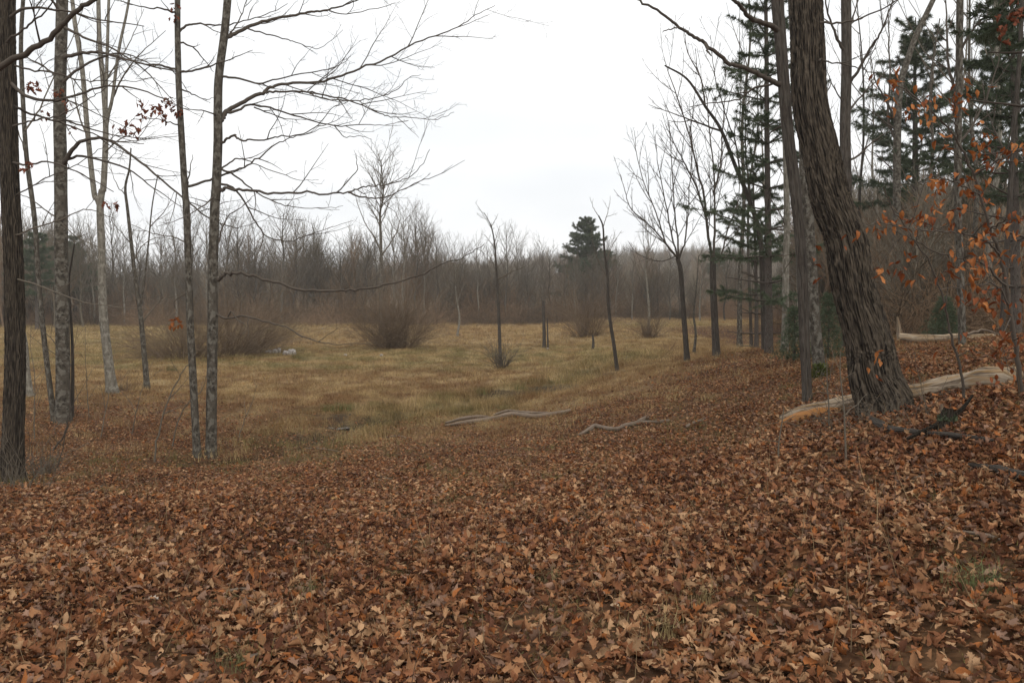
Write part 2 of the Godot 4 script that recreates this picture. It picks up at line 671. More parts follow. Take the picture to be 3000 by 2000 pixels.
var TWIGGY := [lvl(2.4, 0.12, 46, 0.0, 0.55, 6, 4, 0.035, 0.10, 0.011, 0.003, 0.35, 0.40), lvl(4.6, 0.1, 44, 0.0, 0.4, 4, 3, 0.03, 0.14, 0.0045, 0.0022, 0.2, 0.40), lvl(8.0, 0.15, 42, 0.0, 0.3, 2, 3, 0.02, 0.18, 0.0028, 0.0017, 0.0, 0.42)]
var SPARSE := [lvl(1.6, 0.15, 45, 0.0, 0.5, 6, 4, 0.05, 0.10, 0.011, 0.003, 0.2, 0.40), lvl(3.4, 0.15, 42, 0.0, 0.4, 3, 3, 0.05, 0.13, 0.0045, 0.0022, 0.0, 0.42), lvl(6.0, 0.2, 40, 0.0, 0.3, 2, 3, 0.03, 0.15, 0.0028, 0.0017, 0.0, 0.42)]


func limb(parent: Node3D, pts: Array, r0: float, r1: float, levels: Array, mat: Material, called := "branch", per := 5, jitter := 0.007, start := 0.0) -> MeshInstance3D:
	var p := smooth(pts, per, parent.position, jitter)
	var mb := MB.new()
	mb.tube(p, taper(p.size(), r0, r1, 0.8), 7 if r0 > 0.02 else 5)
	var o := put(mb, called, mat, parent)
	if levels.size() > 0:
		var lv := levels.duplicate(true)
		lv[0].s = maxf(lv[0].s, start)
		var fine := MB.new()
		sprout(fine, p, r0, r1, lv, 0)
		put(fine, "twigs", mat, o).set_meta("kind", "stuff")
	return o


# A whole bare tree grown from its habit; trunk and crown are its parts.
func bare_tree(o: Node3D, p: Array, r0: float, r1: float, levels: Array, bark_m: Material, twig_m: Material, sides := 8, flare := 0.5) -> void:
	var t := trunk_mesh(p, r0, r1, sides, 6, o.position, flare)
	put(t, "trunk", bark_m, o)
	var pts := smooth(p, 6, o.position, 0.0)
	var mb := MB.new()
	sprout(mb, pts, r0, r1, levels, 0)
	put(mb, "crown", twig_m, o)


func lean(base: Vector3, h: float, dx: float, wob: float) -> Array:
	var q := [base]
	for i in range(1, 6):
		var t := i / 5.0
		q.append(base + Vector3(dx * t + rng.randfn() * wob, h * t, rng.randfn() * wob))
	return q


func upright_levels(h: float, start: float, spread: float, dense: float, thin: float) -> Array:
	# ascending limbs, a vase or an oval of fine twigs
	return [
		lvl(dense * 24.0 / h, start, spread, h * 0.56, 0.70, 6, 5, 0.13, 0.06, 0.045 * thin, 0.010 * thin),
		lvl(dense * 24.0 / h, 0.12, 32, 0.0, 0.42, 4, 3, 0.09, 0.09, 0.018 * thin, 0.006 * thin, 0.0, 0.40),
		lvl(dense * 50.0 / h, 0.15, 32, 0.0, 0.3, 2, 3, 0.07, 0.10, 0.009 * thin, 0.0045 * thin, 0.0, 0.5),
	]


func pine(o: Node3D, p: Array, r0: float, bare_to: float, reach: float, tuft: float, dense: float, mat: Material, dead := true, round := 1.3) -> void:
	# whorls of level limbs that carry bunches of needles; below bare_to only dead stubs
	put(trunk_mesh(p, r0, 0.02, 10, 6, o.position, 0.35), "trunk", mats.pine_bark, o)
	var pts := smooth(p, 6, o.position, 0.0)
	var h := pts[pts.size() - 1].y
	var wood := MB.new()
	var green := MB.new()
	var y := h * 0.12 if dead else h * bare_to
	while y < h - 0.15:
		var f := y / h
		var c := Vector3.ZERO
		for i in range(1, pts.size()):
			if pts[i].y >= y:
				c = pts[i - 1].lerp(pts[i], (y - pts[i - 1].y) / (pts[i].y - pts[i - 1].y))
				break
		var az := rng.randf() * TAU
		var g := (f - bare_to) / (1.0 - bare_to)
		for k in 5:
			az += TAU / 5.0 + rng.randf_range(-0.3, 0.3)
			var live := g > -0.06 and rng.randf() < 0.35 + 2.0 * g
			var length := reach * (1.0 - 0.82 * pow(maxf(g, 0.0), round)) * rng.randf_range(0.55, 1.1) if live else reach * rng.randf_range(0.15, 0.65)
			if not live and rng.randf() < 0.25:
				continue
			var dir := Vector3(cos(az), rng.randf_range(-0.12, 0.2) + 0.55 * maxf(g, 0.0), sin(az)).normalized()
			var q := grow(c, dir, length, 6, 0.02, 0.07)
			wood.tube(q, taper(q.size(), 0.028 * (1.1 - 0.6 * f), 0.006), 4)
			if not live:
				sprout(wood, q, 0.02, 0.005, [lvl(2.2, 0.3, 50, 0.5, 0.3, 3, 3, 0.02, 0.15, 0.007, 0.003, 0.6)], 0)
				continue
			var ends := []
			sprout(wood, q, 0.02, 0.006, [lvl(7.5 * dense, 0.18, 50, 0.0, 0.55, 3, 3, 0.0, 0.12, 0.006, 0.003, 0.85, 0.42)], 0, ends)
			ends.append(q)
			for e in ends:
				var ep: PackedVector3Array = e
				for i in range(1, ep.size()):
					for z in 4:
						needles(green, ep[i - 1].lerp(ep[i], rng.randf()), (ep[i] - ep[i - 1]).normalized(), tuft)
				needles(green, ep[ep.size() - 1], (ep[ep.size() - 1] - ep[ep.size() - 2]).normalized(), tuft)
		y += rng.randf_range(0.35, 0.6) / sqrt(dense)
	put(wood, "branches", mats.limb, o)
	put(green, "crown", mat, o)


func needles(mb: MB, p: Vector3, dir: Vector3, size: float) -> void:
	# a soft brush of needles that droops at its tip
	for i in 12:
		var s := Vector3(rng.randfn(), rng.randfn(), rng.randfn()).normalized()
		var a := (dir * 0.9 + s).normalized() * size * rng.randf_range(0.6, 1.2)
		a.y -= size * 0.18
		var w := a.cross(Vector3(rng.randfn(), rng.randfn(), rng.randfn())).normalized() * size * 0.05
		mb.tri(p - w, p + a, p + w)


func shrub_mesh(stems: int, h: float, spread: float, r: float, levels: Array, droop: float, foot := 0.35) -> MB:
	# stems rise in uneven clumps and arch outwards
	var mb := MB.new()
	var clumps := []
	for i in 7:
		var a := rng.randf() * TAU
		clumps.append([Vector3(cos(a), 0, sin(a)) * sqrt(rng.randf()) * foot * h, rng.randf_range(0.55, 1.15)])
	for i in stems:
		var az := rng.randf() * TAU
		var out := sqrt(rng.randf()) * spread
		var k: Array = clumps[rng.randi() % 7]
		var b: Vector3 = k[0] + Vector3(cos(az), 0, sin(az)) * out * foot * h * 0.45
		var dir: Vector3 = (Vector3(cos(az) * out, 1.0, sin(az) * out) + k[0] * 0.35 + Vector3(rng.randfn(), 0, rng.randfn()) * 0.15).normalized()
		var q := grow(b - Vector3(0, 0.08, 0), dir, h * k[1] * rng.randf_range(0.4, 1.2), 7, -droop * out, 0.15)
		mb.tube(q, taper(q.size(), r, r * 0.3), 3)
		sprout(mb, q, r, r * 0.3, levels, 0)
	return mb


func build_left_trees() -> void:
	# the dark furrowed trunk at the left edge
	var o := thing("furrowed_tree", "thick dark furrowed trunk standing over a brush clump at the wood edge", "tree", Vector3(-7.584, -1.158, -12.350))
	put(trunk_mesh([Vector3(-7.573, -1.217, -12.350), Vector3(-7.552, -0.765, -12.350), Vector3(-7.496, 0.226, -12.350), Vector3(-7.461, 0.987, -12.350), Vector3(-7.451, 2.185, -12.350), Vector3(-7.470, 3.282, -12.350), Vector3(-7.461, 4.432, -12.350), Vector3(-7.451, 5.383, -12.350), Vector3(-7.421, 6.576, -12.350), Vector3(-7.394, 7.882, -12.350)], 0.152, 0.105, 72, 24, o.position, 0.4, 0.09), "trunk", mats.furrowed, o)
	limb(o, [Vector3(-7.381, 4.800, -12.300), Vector3(-7.121, 4.596, -12.240), Vector3(-6.643, 4.518, -12.180), Vector3(-6.101, 4.660, -12.120), Vector3(-5.504, 4.676, -12.060), Vector3(-4.887, 4.444, -12.000)], 0.03, 0.008, TWIGGY, mats.limb)
	limb(o, [Vector3(-7.403, 3.645, -12.300), Vector3(-7.083, 3.578, -12.125), Vector3(-6.604, 3.587, -11.950), Vector3(-6.080, 3.387, -11.775), Vector3(-5.571, 3.119, -11.600)], 0.02, 0.006, SPARSE, mats.limb)
	limb(o, [Vector3(-7.409, 2.569, -12.300), Vector3(-6.861, 2.673, -12.025), Vector3(-6.330, 2.771, -11.750), Vector3(-5.878, 2.864, -11.475), Vector3(-5.387, 2.717, -11.200)], 0.014, 0.005, SPARSE, mats.twig)
	limb(o, [Vector3(-7.396, 1.924, -12.300), Vector3(-6.794, 1.790, -11.975), Vector3(-6.123, 1.601, -11.650), Vector3(-5.476, 1.511, -11.325), Vector3(-4.826, 1.473, -11.000)], 0.014, 0.004, SPARSE, mats.twig)
	limb(o, [Vector3(-7.364, 4.484, -12.300), Vector3(-7.272, 4.411, -12.600), Vector3(-6.911, 4.325, -12.900), Vector3(-6.388, 4.150, -13.200), Vector3(-5.970, 4.138, -13.500)], 0.022, 0.006, TWIGGY, mats.limb)
	limb(o, [Vector3(-7.378, 5.744, -12.300), Vector3(-7.046, 5.838, -12.175), Vector3(-6.474, 5.770, -12.050), Vector3(-5.854, 5.587, -11.925), Vector3(-5.182, 5.455, -11.800)], 0.026, 0.006, TWIGGY, mats.limb)
	for c in [Vector3(-6.939, 4.685, -12.000), Vector3(-6.903, 4.630, -12.000), Vector3(-6.901, 3.542, -11.900), Vector3(-6.952, 3.505, -11.900), Vector3(-7.088, 4.411, -12.600), Vector3(-6.933, 4.748, -12.100)]:
		hang(o, c, 4, mats.dead_leaf, 1.1, oak_leaf)
	# a nearer tree outside the frame reaches one dark limb across the corner
	o = thing("overhanging_tree", "tree beyond the frame whose thick dark limb slants over the furrowed trunk", "tree", Vector3(-4.467, -0.352, -6.100))
	put(trunk_mesh([Vector3(-4.834, -0.541, -6.600), Vector3(-4.766, 0.866, -6.600), Vector3(-4.699, 2.258, -6.600), Vector3(-4.617, 3.621, -6.600), Vector3(-4.552, 4.957, -6.600)], 0.17, 0.12, 24, 8, o.position, 0.5, 0.12), "trunk", mats.furrowed, o)
	limb(o, [Vector3(-4.653, 3.073, -6.600), Vector3(-4.298, 3.211, -6.514), Vector3(-3.934, 3.398, -6.429), Vector3(-3.681, 3.471, -6.343), Vector3(-3.465, 3.564, -6.257), Vector3(-3.253, 3.685, -6.171), Vector3(-3.031, 3.780, -6.086), Vector3(-2.720, 3.926, -6.000)], 0.030, 0.014, [lvl(1.2, 0.45, 45, 0.0, 0.5, 5, 4, 0.05, 0.12, 0.008, 0.003, 0.2, 0.35), lvl(3.0, 0.15, 42, 0.0, 0.4, 3, 3, 0.05, 0.15, 0.004, 0.002, 0.0, 0.4)], mats.limb)
	for e in [[24, 110, 160, 96, 0.02], [26, 300, 150, 268, 0.016], [24, 150, 110, 178, 0.018], [28, 460, 120, 400, 0.012]]:
		var a0 := Vector3((e[0] - 1176.0) / 1892.8 * 12.3, 1.6 + (690.0 - e[1]) / 1892.8 * 12.3, -12.3)
		limb(o, Array(grow(a0, Vector3((e[2] - e[0]) / 150.0, (e[1] - e[3]) / 150.0, 0.25 * rng.randfn()).normalized(), 2.2, 6, 0.03, 0.10)), e[4], 0.004, TWIGGY, mats.limb)
	# thin trunk behind it
	o = thing("slender_tree", "slender grey trunk rising between the furrowed trunk and a thicker grey one", "tree", Vector3(-10.373, -1.152, -18.550))
	put(trunk_mesh([Vector3(-10.365, -1.206, -18.550), Vector3(-10.443, -0.463, -18.550), Vector3(-10.556, 0.768, -18.550), Vector3(-10.639, 1.992, -18.550), Vector3(-10.695, 3.449, -18.550), Vector3(-10.831, 4.800, -18.550), Vector3(-10.882, 6.331, -18.550), Vector3(-10.883, 7.282, -18.550), Vector3(-10.807, 8.227, -18.550), Vector3(-10.697, 9.356, -18.550)], 0.062, 0.04, 10, 6, o.position, 0.5), "trunk", mats.grey_bark, o)
	limb(o, [Vector3(-10.823, 5.365, -18.500), Vector3(-10.623, 5.900, -18.750), Vector3(-10.448, 6.641, -19.000), Vector3(-10.164, 7.496, -19.250), Vector3(-9.971, 8.368, -19.500)], 0.022, 0.007, TWIGGY, mats.twig)
	limb(o, [Vector3(-10.785, 4.695, -18.500), Vector3(-10.830, 5.314, -18.250), Vector3(-10.943, 5.913, -18.000)], 0.018, 0.006, SPARSE, mats.twig)
	# thick grey trunk
	o = thing("grey_trunk_tree", "thick grey trunk with low drooping limbs and a dark sprout at its back", "tree", Vector3(-10.159, -1.158, -18.500))
	put(trunk_mesh([Vector3(-10.178, -1.236, -18.550), Vector3(-10.166, -0.760, -18.550), Vector3(-10.136, 0.680, -18.550), Vector3(-10.117, 2.479, -18.550), Vector3(-10.095, 3.643, -18.550), Vector3(-10.076, 4.704, -18.550), Vector3(-10.064, 5.854, -18.550), Vector3(-10.002, 7.092, -18.550), Vector3(-9.942, 8.227, -18.550), Vector3(-9.863, 9.730, -18.550)], 0.155, 0.115, 18, 8, o.position, 0.35), "trunk", mats.grey_bark, o)
	put(trunk_mesh([Vector3(-10.169, -1.259, -18.900), Vector3(-10.123, -0.301, -18.900), Vector3(-10.109, 0.602, -18.900), Vector3(-10.135, 1.501, -18.900), Vector3(-10.139, 2.098, -18.900), Vector3(-9.999, 2.892, -18.900)], 0.045, 0.015, 8, 6, o.position, 0.2), "sprout_stem", mats.dark_bark, o)
	limb(o, [Vector3(-9.982, 4.657, -18.500), Vector3(-9.713, 4.912, -18.371), Vector3(-9.450, 5.077, -18.243), Vector3(-8.861, 5.118, -18.114), Vector3(-8.242, 4.749, -17.986), Vector3(-7.356, 4.031, -17.857), Vector3(-6.479, 3.367, -17.729), Vector3(-5.835, 3.125, -17.600)], 0.055, 0.010, TWIGGY, mats.limb)
	limb(o, [Vector3(-9.932, 4.734, -18.500), Vector3(-9.485, 4.804, -18.575), Vector3(-8.651, 4.546, -18.650), Vector3(-8.106, 4.150, -18.725), Vector3(-7.459, 3.690, -18.800)], 0.035, 0.007, TWIGGY, mats.limb)
	limb(o, [Vector3(-9.920, 6.963, -18.500), Vector3(-9.413, 7.017, -18.360), Vector3(-8.914, 6.994, -18.220), Vector3(-8.472, 6.842, -18.080), Vector3(-7.153, 6.498, -17.940), Vector3(-6.446, 6.596, -17.800)], 0.045, 0.008, TWIGGY, mats.limb)
	limb(o, [Vector3(-9.964, 6.394, -18.500), Vector3(-9.648, 6.630, -18.425), Vector3(-9.028, 6.920, -18.350), Vector3(-8.419, 6.973, -18.275), Vector3(-7.635, 6.615, -18.200)], 0.04, 0.008, TWIGGY, mats.limb)
	limb(o, [Vector3(-10.022, 6.413, -18.500), Vector3(-10.431, 6.781, -18.800), Vector3(-11.086, 7.137, -19.100), Vector3(-11.663, 7.264, -19.400)], 0.03, 0.007, TWIGGY, mats.limb)
	limb(o, [Vector3(-9.930, 7.644, -18.500), Vector3(-9.399, 7.370, -18.350), Vector3(-8.666, 7.063, -18.200), Vector3(-7.948, 6.574, -18.050), Vector3(-7.244, 5.843, -17.900)], 0.035, 0.008, TWIGGY, mats.limb)
	limb(o, [Vector3(-10.004, 5.652, -18.500), Vector3(-9.735, 5.535, -18.625), Vector3(-9.169, 5.368, -18.750), Vector3(-8.345, 5.266, -18.875), Vector3(-7.605, 5.349, -19.000)], 0.026, 0.006, TWIGGY, mats.limb)
	limb(o, [Vector3(-10.084, 3.396, -18.500), Vector3(-10.353, 3.619, -18.333), Vector3(-10.632, 3.866, -18.167), Vector3(-10.909, 3.957, -18.000)], 0.02, 0.006, SPARSE, mats.twig)
	limb(o, [Vector3(-9.942, 7.927, -18.500), Vector3(-10.081, 8.213, -18.250), Vector3(-10.396, 8.579, -18.000)], 0.035, 0.01, TWIGGY, mats.limb)
	for c in [Vector3(-9.736, 5.980, -18.200), Vector3(-9.941, 6.101, -18.200), Vector3(-9.775, 5.844, -18.300), Vector3(-9.609, 5.379, -18.200), Vector3(-9.981, 6.245, -18.400)]:
		hang(o, c, 4, mats.dead_leaf, 1.35, oak_leaf)
	# pale forked trunk
	o = thing("pale_forked_tree", "pale whitish trunk that curves up and forks high above the field edge", "tree", Vector3(-11.606, -1.077, -23.800))
	put(trunk_mesh([Vector3(-11.619, -1.155, -23.850), Vector3(-11.732, -0.051, -23.850), Vector3(-11.820, 0.972, -23.850), Vector3(-11.850, 1.827, -23.850), Vector3(-11.840, 3.230, -23.850), Vector3(-11.853, 4.227, -23.850), Vector3(-11.791, 4.723, -23.850), Vector3(-11.736, 4.909, -23.850), Vector3(-11.636, 6.454, -23.850), Vector3(-11.668, 7.683, -23.850), Vector3(-11.750, 8.905, -23.850), Vector3(-11.756, 10.121, -23.850), Vector3(-11.751, 11.813, -23.850)], 0.135, 0.05, 14, 6, o.position, 0.6), "trunk", mats.pale_bark, o)
	put(trunk_mesh([Vector3(-11.863, 4.351, -23.850), Vector3(-11.958, 4.543, -23.900), Vector3(-12.066, 4.736, -23.950), Vector3(-12.236, 6.485, -24.000), Vector3(-12.367, 8.227, -24.050), Vector3(-12.561, 9.474, -24.100), Vector3(-12.655, 10.228, -24.150), Vector3(-12.830, 11.718, -24.200)], 0.085, 0.05, 10, 6, o.position, 0.0), "fork_stem", mats.pale_bark, o)
	put(trunk_mesh([Vector3(-11.636, 6.454, -23.850), Vector3(-11.506, 6.902, -23.760), Vector3(-11.341, 7.332, -23.670), Vector3(-11.082, 8.641, -23.580), Vector3(-10.796, 9.634, -23.490), Vector3(-10.548, 10.673, -23.400)], 0.06, 0.03, 8, 6, o.position, 0.0), "fork_stem", mats.pale_bark, o)
	put(trunk_mesh([Vector3(-11.633, 6.577, -23.850), Vector3(-11.563, 7.667, -23.788), Vector3(-11.466, 8.867, -23.725), Vector3(-11.370, 10.054, -23.663), Vector3(-11.244, 11.467, -23.600)], 0.055, 0.035, 8, 6, o.position, 0.0), "fork_stem", mats.pale_bark, o)
	limb(o, [Vector3(-11.391, 7.364, -23.800), Vector3(-10.885, 7.946, -23.467), Vector3(-10.236, 8.449, -23.133), Vector3(-9.424, 8.933, -22.800)], 0.03, 0.007, TWIGGY, mats.twig)
	limb(o, [Vector3(-12.081, 6.075, -23.800), Vector3(-12.543, 7.010, -24.133), Vector3(-12.884, 7.966, -24.467), Vector3(-13.230, 8.942, -24.800)], 0.03, 0.007, TWIGGY, mats.twig)
	limb(o, [Vector3(-11.652, 5.828, -23.800), Vector3(-11.082, 6.146, -23.533), Vector3(-10.403, 6.335, -23.267), Vector3(-9.673, 6.756, -23.000)], 0.025, 0.006, TWIGGY, mats.twig)
	limb(o, [Vector3(-11.653, 7.792, -23.800), Vector3(-11.392, 8.346, -24.033), Vector3(-11.044, 9.156, -24.267), Vector3(-10.749, 10.104, -24.500)], 0.028, 0.006, TWIGGY, mats.twig)
	# thin forked tree at the field edge
	o = thing("thin_forked_tree", "thin crooked grey tree forking low beside dry grass at the field edge", "tree", Vector3(-11.128, -1.096, -25.000))
	put(trunk_mesh([Vector3(-11.160, -1.165, -25.100), Vector3(-11.230, -0.138, -25.100), Vector3(-11.321, 1.178, -25.100), Vector3(-11.455, 2.262, -25.100), Vector3(-11.550, 3.315, -25.100), Vector3(-11.645, 4.364, -25.100), Vector3(-11.695, 5.018, -25.100), Vector3(-11.564, 5.565, -25.100), Vector3(-11.497, 6.189, -25.100)], 0.085, 0.02, 10, 6, o.position, 0.4), "trunk", mats.grey_bark, o)
	put(trunk_mesh([Vector3(-11.333, 1.204, -25.100), Vector3(-11.285, 1.601, -25.100), Vector3(-11.177, 2.262, -25.100), Vector3(-11.035, 3.315, -25.100), Vector3(-10.891, 4.495, -25.100), Vector3(-10.700, 5.409, -25.100)], 0.04, 0.015, 8, 6, o.position, 0.0), "fork_stem", mats.grey_bark, o)
	limb(o, [Vector3(-11.287, 0.913, -25.100), Vector3(-11.069, 1.269, -25.225), Vector3(-10.782, 1.601, -25.350), Vector3(-10.429, 1.736, -25.475), Vector3(-10.139, 1.898, -25.600)], 0.028, 0.006, SPARSE, mats.twig)
	limb(o, [Vector3(-11.550, 3.315, -25.100), Vector3(-11.742, 3.684, -24.800), Vector3(-11.912, 4.043, -24.500)], 0.02, 0.005, TWIGGY, mats.twig)
	limb(o, [Vector3(-11.496, 2.789, -25.100), Vector3(-11.227, 3.324, -25.233), Vector3(-10.748, 3.533, -25.367), Vector3(-10.138, 3.343, -25.500)], 0.02, 0.005, TWIGGY, mats.twig)
	limb(o, [Vector3(-11.662, 4.756, -25.100), Vector3(-12.077, 5.176, -25.300), Vector3(-12.357, 5.866, -25.500)], 0.02, 0.005, TWIGGY, mats.twig)
	limb(o, [Vector3(-10.958, 3.840, -25.100), Vector3(-10.381, 4.337, -24.850), Vector3(-10.008, 4.822, -24.600)], 0.018, 0.005, TWIGGY, mats.twig)
	# the two mottled trunks side by side
	o = thing("mottled_tree", "thinner of two mottled grey trunks side by side, red leaves at mid height", "tree", Vector3(-5.843, -1.303, -15.150))
	put(trunk_mesh([Vector3(-5.855, -1.376, -15.200), Vector3(-5.861, -1.229, -15.200), Vector3(-5.908, 0.112, -15.200), Vector3(-5.943, 1.200, -15.200), Vector3(-5.954, 2.280, -15.200), Vector3(-5.973, 3.353, -15.200), Vector3(-5.986, 3.511, -15.200), Vector3(-6.030, 4.497, -15.200), Vector3(-6.066, 5.477, -15.200), Vector3(-6.070, 6.450, -15.200), Vector3(-6.059, 7.030, -15.200), Vector3(-6.053, 8.109, -15.200)], 0.072, 0.048, 14, 8, o.position, 0.35), "trunk", mats.grey_bark, o)
	limb(o, [Vector3(-5.943, 3.685, -15.200), Vector3(-5.594, 3.833, -15.343), Vector3(-5.238, 3.990, -15.486), Vector3(-4.899, 4.182, -15.629), Vector3(-4.585, 4.484, -15.771), Vector3(-4.308, 4.674, -15.914), Vector3(-3.993, 4.802, -16.057), Vector3(-3.519, 4.981, -16.200)], 0.026, 0.005, TWIGGY, mats.limb, "branch", 5, 0.012, 0.2)
	limb(o, [Vector3(-6.055, 6.442, -15.200), Vector3(-5.978, 6.609, -15.333), Vector3(-5.828, 6.700, -15.467), Vector3(-5.434, 6.713, -15.600), Vector3(-5.030, 6.836, -15.733), Vector3(-4.576, 7.026, -15.867), Vector3(-4.280, 7.251, -16.000)], 0.026, 0.005, TWIGGY, mats.limb)
	limb(o, [Vector3(-6.050, 6.294, -15.200), Vector3(-5.891, 6.254, -15.400), Vector3(-5.729, 6.075, -15.600), Vector3(-5.642, 5.913, -15.800)], 0.02, 0.005, TWIGGY, mats.limb)
	limb(o, [Vector3(-6.061, 5.750, -15.200), Vector3(-5.785, 5.746, -15.100), Vector3(-5.354, 5.810, -15.000), Vector3(-4.928, 5.935, -14.900), Vector3(-4.586, 6.019, -14.800)], 0.024, 0.005, TWIGGY, mats.limb)
	limb(o, [Vector3(-6.076, 5.789, -15.200), Vector3(-6.270, 5.796, -14.950), Vector3(-6.547, 5.764, -14.700), Vector3(-6.884, 5.804, -14.450), Vector3(-7.207, 5.768, -14.200)], 0.024, 0.005, TWIGGY, mats.limb)
	limb(o, [Vector3(-6.035, 5.437, -15.200), Vector3(-5.908, 5.409, -15.400), Vector3(-5.742, 5.354, -15.600), Vector3(-5.609, 5.451, -15.800)], 0.018, 0.004, TWIGGY, mats.limb)
	limb(o, [Vector3(-6.041, 4.772, -15.200), Vector3(-6.195, 4.808, -15.000), Vector3(-6.381, 4.826, -14.800), Vector3(-6.676, 4.760, -14.600)], 0.016, 0.004, TWIGGY, mats.limb)
	limb(o, [Vector3(-6.063, 6.798, -15.200), Vector3(-6.270, 6.806, -15.000), Vector3(-6.569, 6.782, -14.800), Vector3(-7.007, 6.846, -14.600)], 0.022, 0.005, TWIGGY, mats.limb)
	limb(o, [Vector3(-5.942, 3.709, -15.200), Vector3(-5.851, 3.931, -15.100), Vector3(-5.767, 4.226, -15.000)], 0.018, 0.005, SPARSE, mats.limb)
	limb(o, [Vector3(-5.939, 2.639, -15.200), Vector3(-6.146, 2.748, -15.067), Vector3(-6.483, 2.816, -14.933), Vector3(-6.887, 2.998, -14.800)], 0.016, 0.004, SPARSE, mats.twig)
	limb(o, [Vector3(-5.892, 1.761, -15.200), Vector3(-6.156, 1.682, -15.333), Vector3(-6.334, 1.560, -15.467), Vector3(-6.351, 1.395, -15.600)], 0.015, 0.005, SPARSE, mats.twig)
	for c in [Vector3(-6.448, 5.055, -15.000), Vector3(-6.347, 5.024, -15.000), Vector3(-6.246, 4.947, -15.000), Vector3(-6.348, 5.140, -15.100), Vector3(-6.228, 5.203, -15.100), Vector3(-6.621, 5.131, -14.800), Vector3(-6.596, 4.902, -14.800), Vector3(-6.153, 5.125, -15.200), Vector3(-6.249, 4.846, -15.000), Vector3(-6.020, 5.000, -15.100), Vector3(-6.060, 6.879, -15.100), Vector3(-6.096, 6.672, -15.100), Vector3(-6.227, 5.234, -15.100)]:
		hang(o, c, 4, mats.dead_leaf, 1.35, oak_leaf)
	for c in [Vector3(-6.233, 1.197, -15.300), Vector3(-6.289, 1.221, -15.300), Vector3(-6.176, 1.213, -15.300), Vector3(-6.226, 1.132, -15.300)]:
		hang(o, c, 2, mats.hanging[0], 1.5, oak_leaf)
	for c in [Vector3(-6.885, 4.632, -14.600), Vector3(-6.848, 4.602, -14.600), Vector3(-6.558, 4.602, -14.600), Vector3(-6.620, 4.556, -14.600), Vector3(-6.717, 4.669, -14.600), Vector3(-7.268, 3.307, -14.800), Vector3(-7.035, 3.322, -14.800)]:
		hang(o, c, 3, mats.dead_leaf, 1.45, oak_leaf)
	o = thing("spreading_tree", "thicker of two mottled grey trunks side by side, long level limbs over the field", "tree", Vector3(-5.622, -1.324, -15.250))
	put(trunk_mesh([Vector3(-5.641, -1.395, -15.300), Vector3(-5.638, -1.247, -15.300), Vector3(-5.598, 0.102, -15.300), Vector3(-5.562, 1.197, -15.300), Vector3(-5.549, 1.923, -15.300), Vector3(-5.483, 3.365, -15.300), Vector3(-5.464, 3.524, -15.300), Vector3(-5.406, 4.516, -15.300), Vector3(-5.396, 5.108, -15.300), Vector3(-5.369, 5.698, -15.300), Vector3(-5.252, 6.481, -15.300), Vector3(-5.187, 7.066, -15.300), Vector3(-5.089, 8.151, -15.300)], 0.100, 0.066, 16, 8, o.position, 0.3), "trunk", mats.grey_bark, o)
	limb(o, [Vector3(-5.258, 6.384, -15.300), Vector3(-5.187, 6.463, -15.422), Vector3(-4.971, 6.641, -15.544), Vector3(-4.667, 6.806, -15.667), Vector3(-4.243, 6.945, -15.789), Vector3(-3.871, 7.058, -15.911), Vector3(-3.609, 7.128, -16.033), Vector3(-3.343, 7.242, -16.156), Vector3(-3.012, 7.415, -16.278), Vector3(-2.706, 7.576, -16.400)], 0.042, 0.010, TWIGGY, mats.limb)
	limb(o, [Vector3(-4.901, 6.626, -15.500), Vector3(-4.645, 6.570, -15.583), Vector3(-4.301, 6.498, -15.667), Vector3(-4.067, 6.454, -15.750), Vector3(-3.774, 6.366, -15.833), Vector3(-3.561, 6.434, -15.917), Vector3(-3.228, 6.760, -16.000)], 0.016, 0.004, SPARSE, mats.limb)
	limb(o, [Vector3(-3.485, 7.117, -16.000), Vector3(-3.193, 7.099, -16.133), Vector3(-2.480, 7.281, -16.267), Vector3(-2.202, 7.430, -16.400)], 0.014, 0.004, SPARSE, mats.limb)
	limb(o, [Vector3(-5.339, 5.698, -15.300), Vector3(-5.058, 5.658, -15.250), Vector3(-4.600, 5.549, -15.200), Vector3(-4.252, 5.617, -15.150), Vector3(-3.521, 5.740, -15.100), Vector3(-3.125, 5.821, -15.050), Vector3(-2.894, 5.968, -15.000)], 0.024, 0.004, TWIGGY, mats.limb)
	limb(o, [Vector3(-5.353, 4.899, -15.300), Vector3(-5.316, 5.032, -15.400), Vector3(-5.264, 5.138, -15.500), Vector3(-5.011, 5.316, -15.600), Vector3(-4.697, 5.495, -15.700), Vector3(-4.581, 5.619, -15.800), Vector3(-4.290, 5.716, -15.900), Vector3(-3.617, 5.800, -16.000), Vector3(-3.050, 6.014, -16.100), Vector3(-2.418, 6.288, -16.200), Vector3(-1.749, 6.653, -16.300), Vector3(-1.162, 6.904, -16.400), Vector3(-0.719, 7.201, -16.500), Vector3(-0.331, 7.427, -16.600)], 0.052, 0.005, TWIGGY, mats.limb, "branch", 5, 0.01, 0.2)
	limb(o, [Vector3(-4.667, 5.465, -15.600), Vector3(-4.507, 5.475, -15.540), Vector3(-4.179, 5.468, -15.480), Vector3(-3.769, 5.453, -15.420), Vector3(-3.335, 5.355, -15.360), Vector3(-2.960, 5.258, -15.300), Vector3(-2.422, 5.010, -15.240), Vector3(-2.218, 4.942, -15.180), Vector3(-1.878, 4.915, -15.120), Vector3(-1.348, 4.875, -15.060), Vector3(-1.041, 4.984, -15.000)], 0.024, 0.004, TWIGGY, mats.limb)
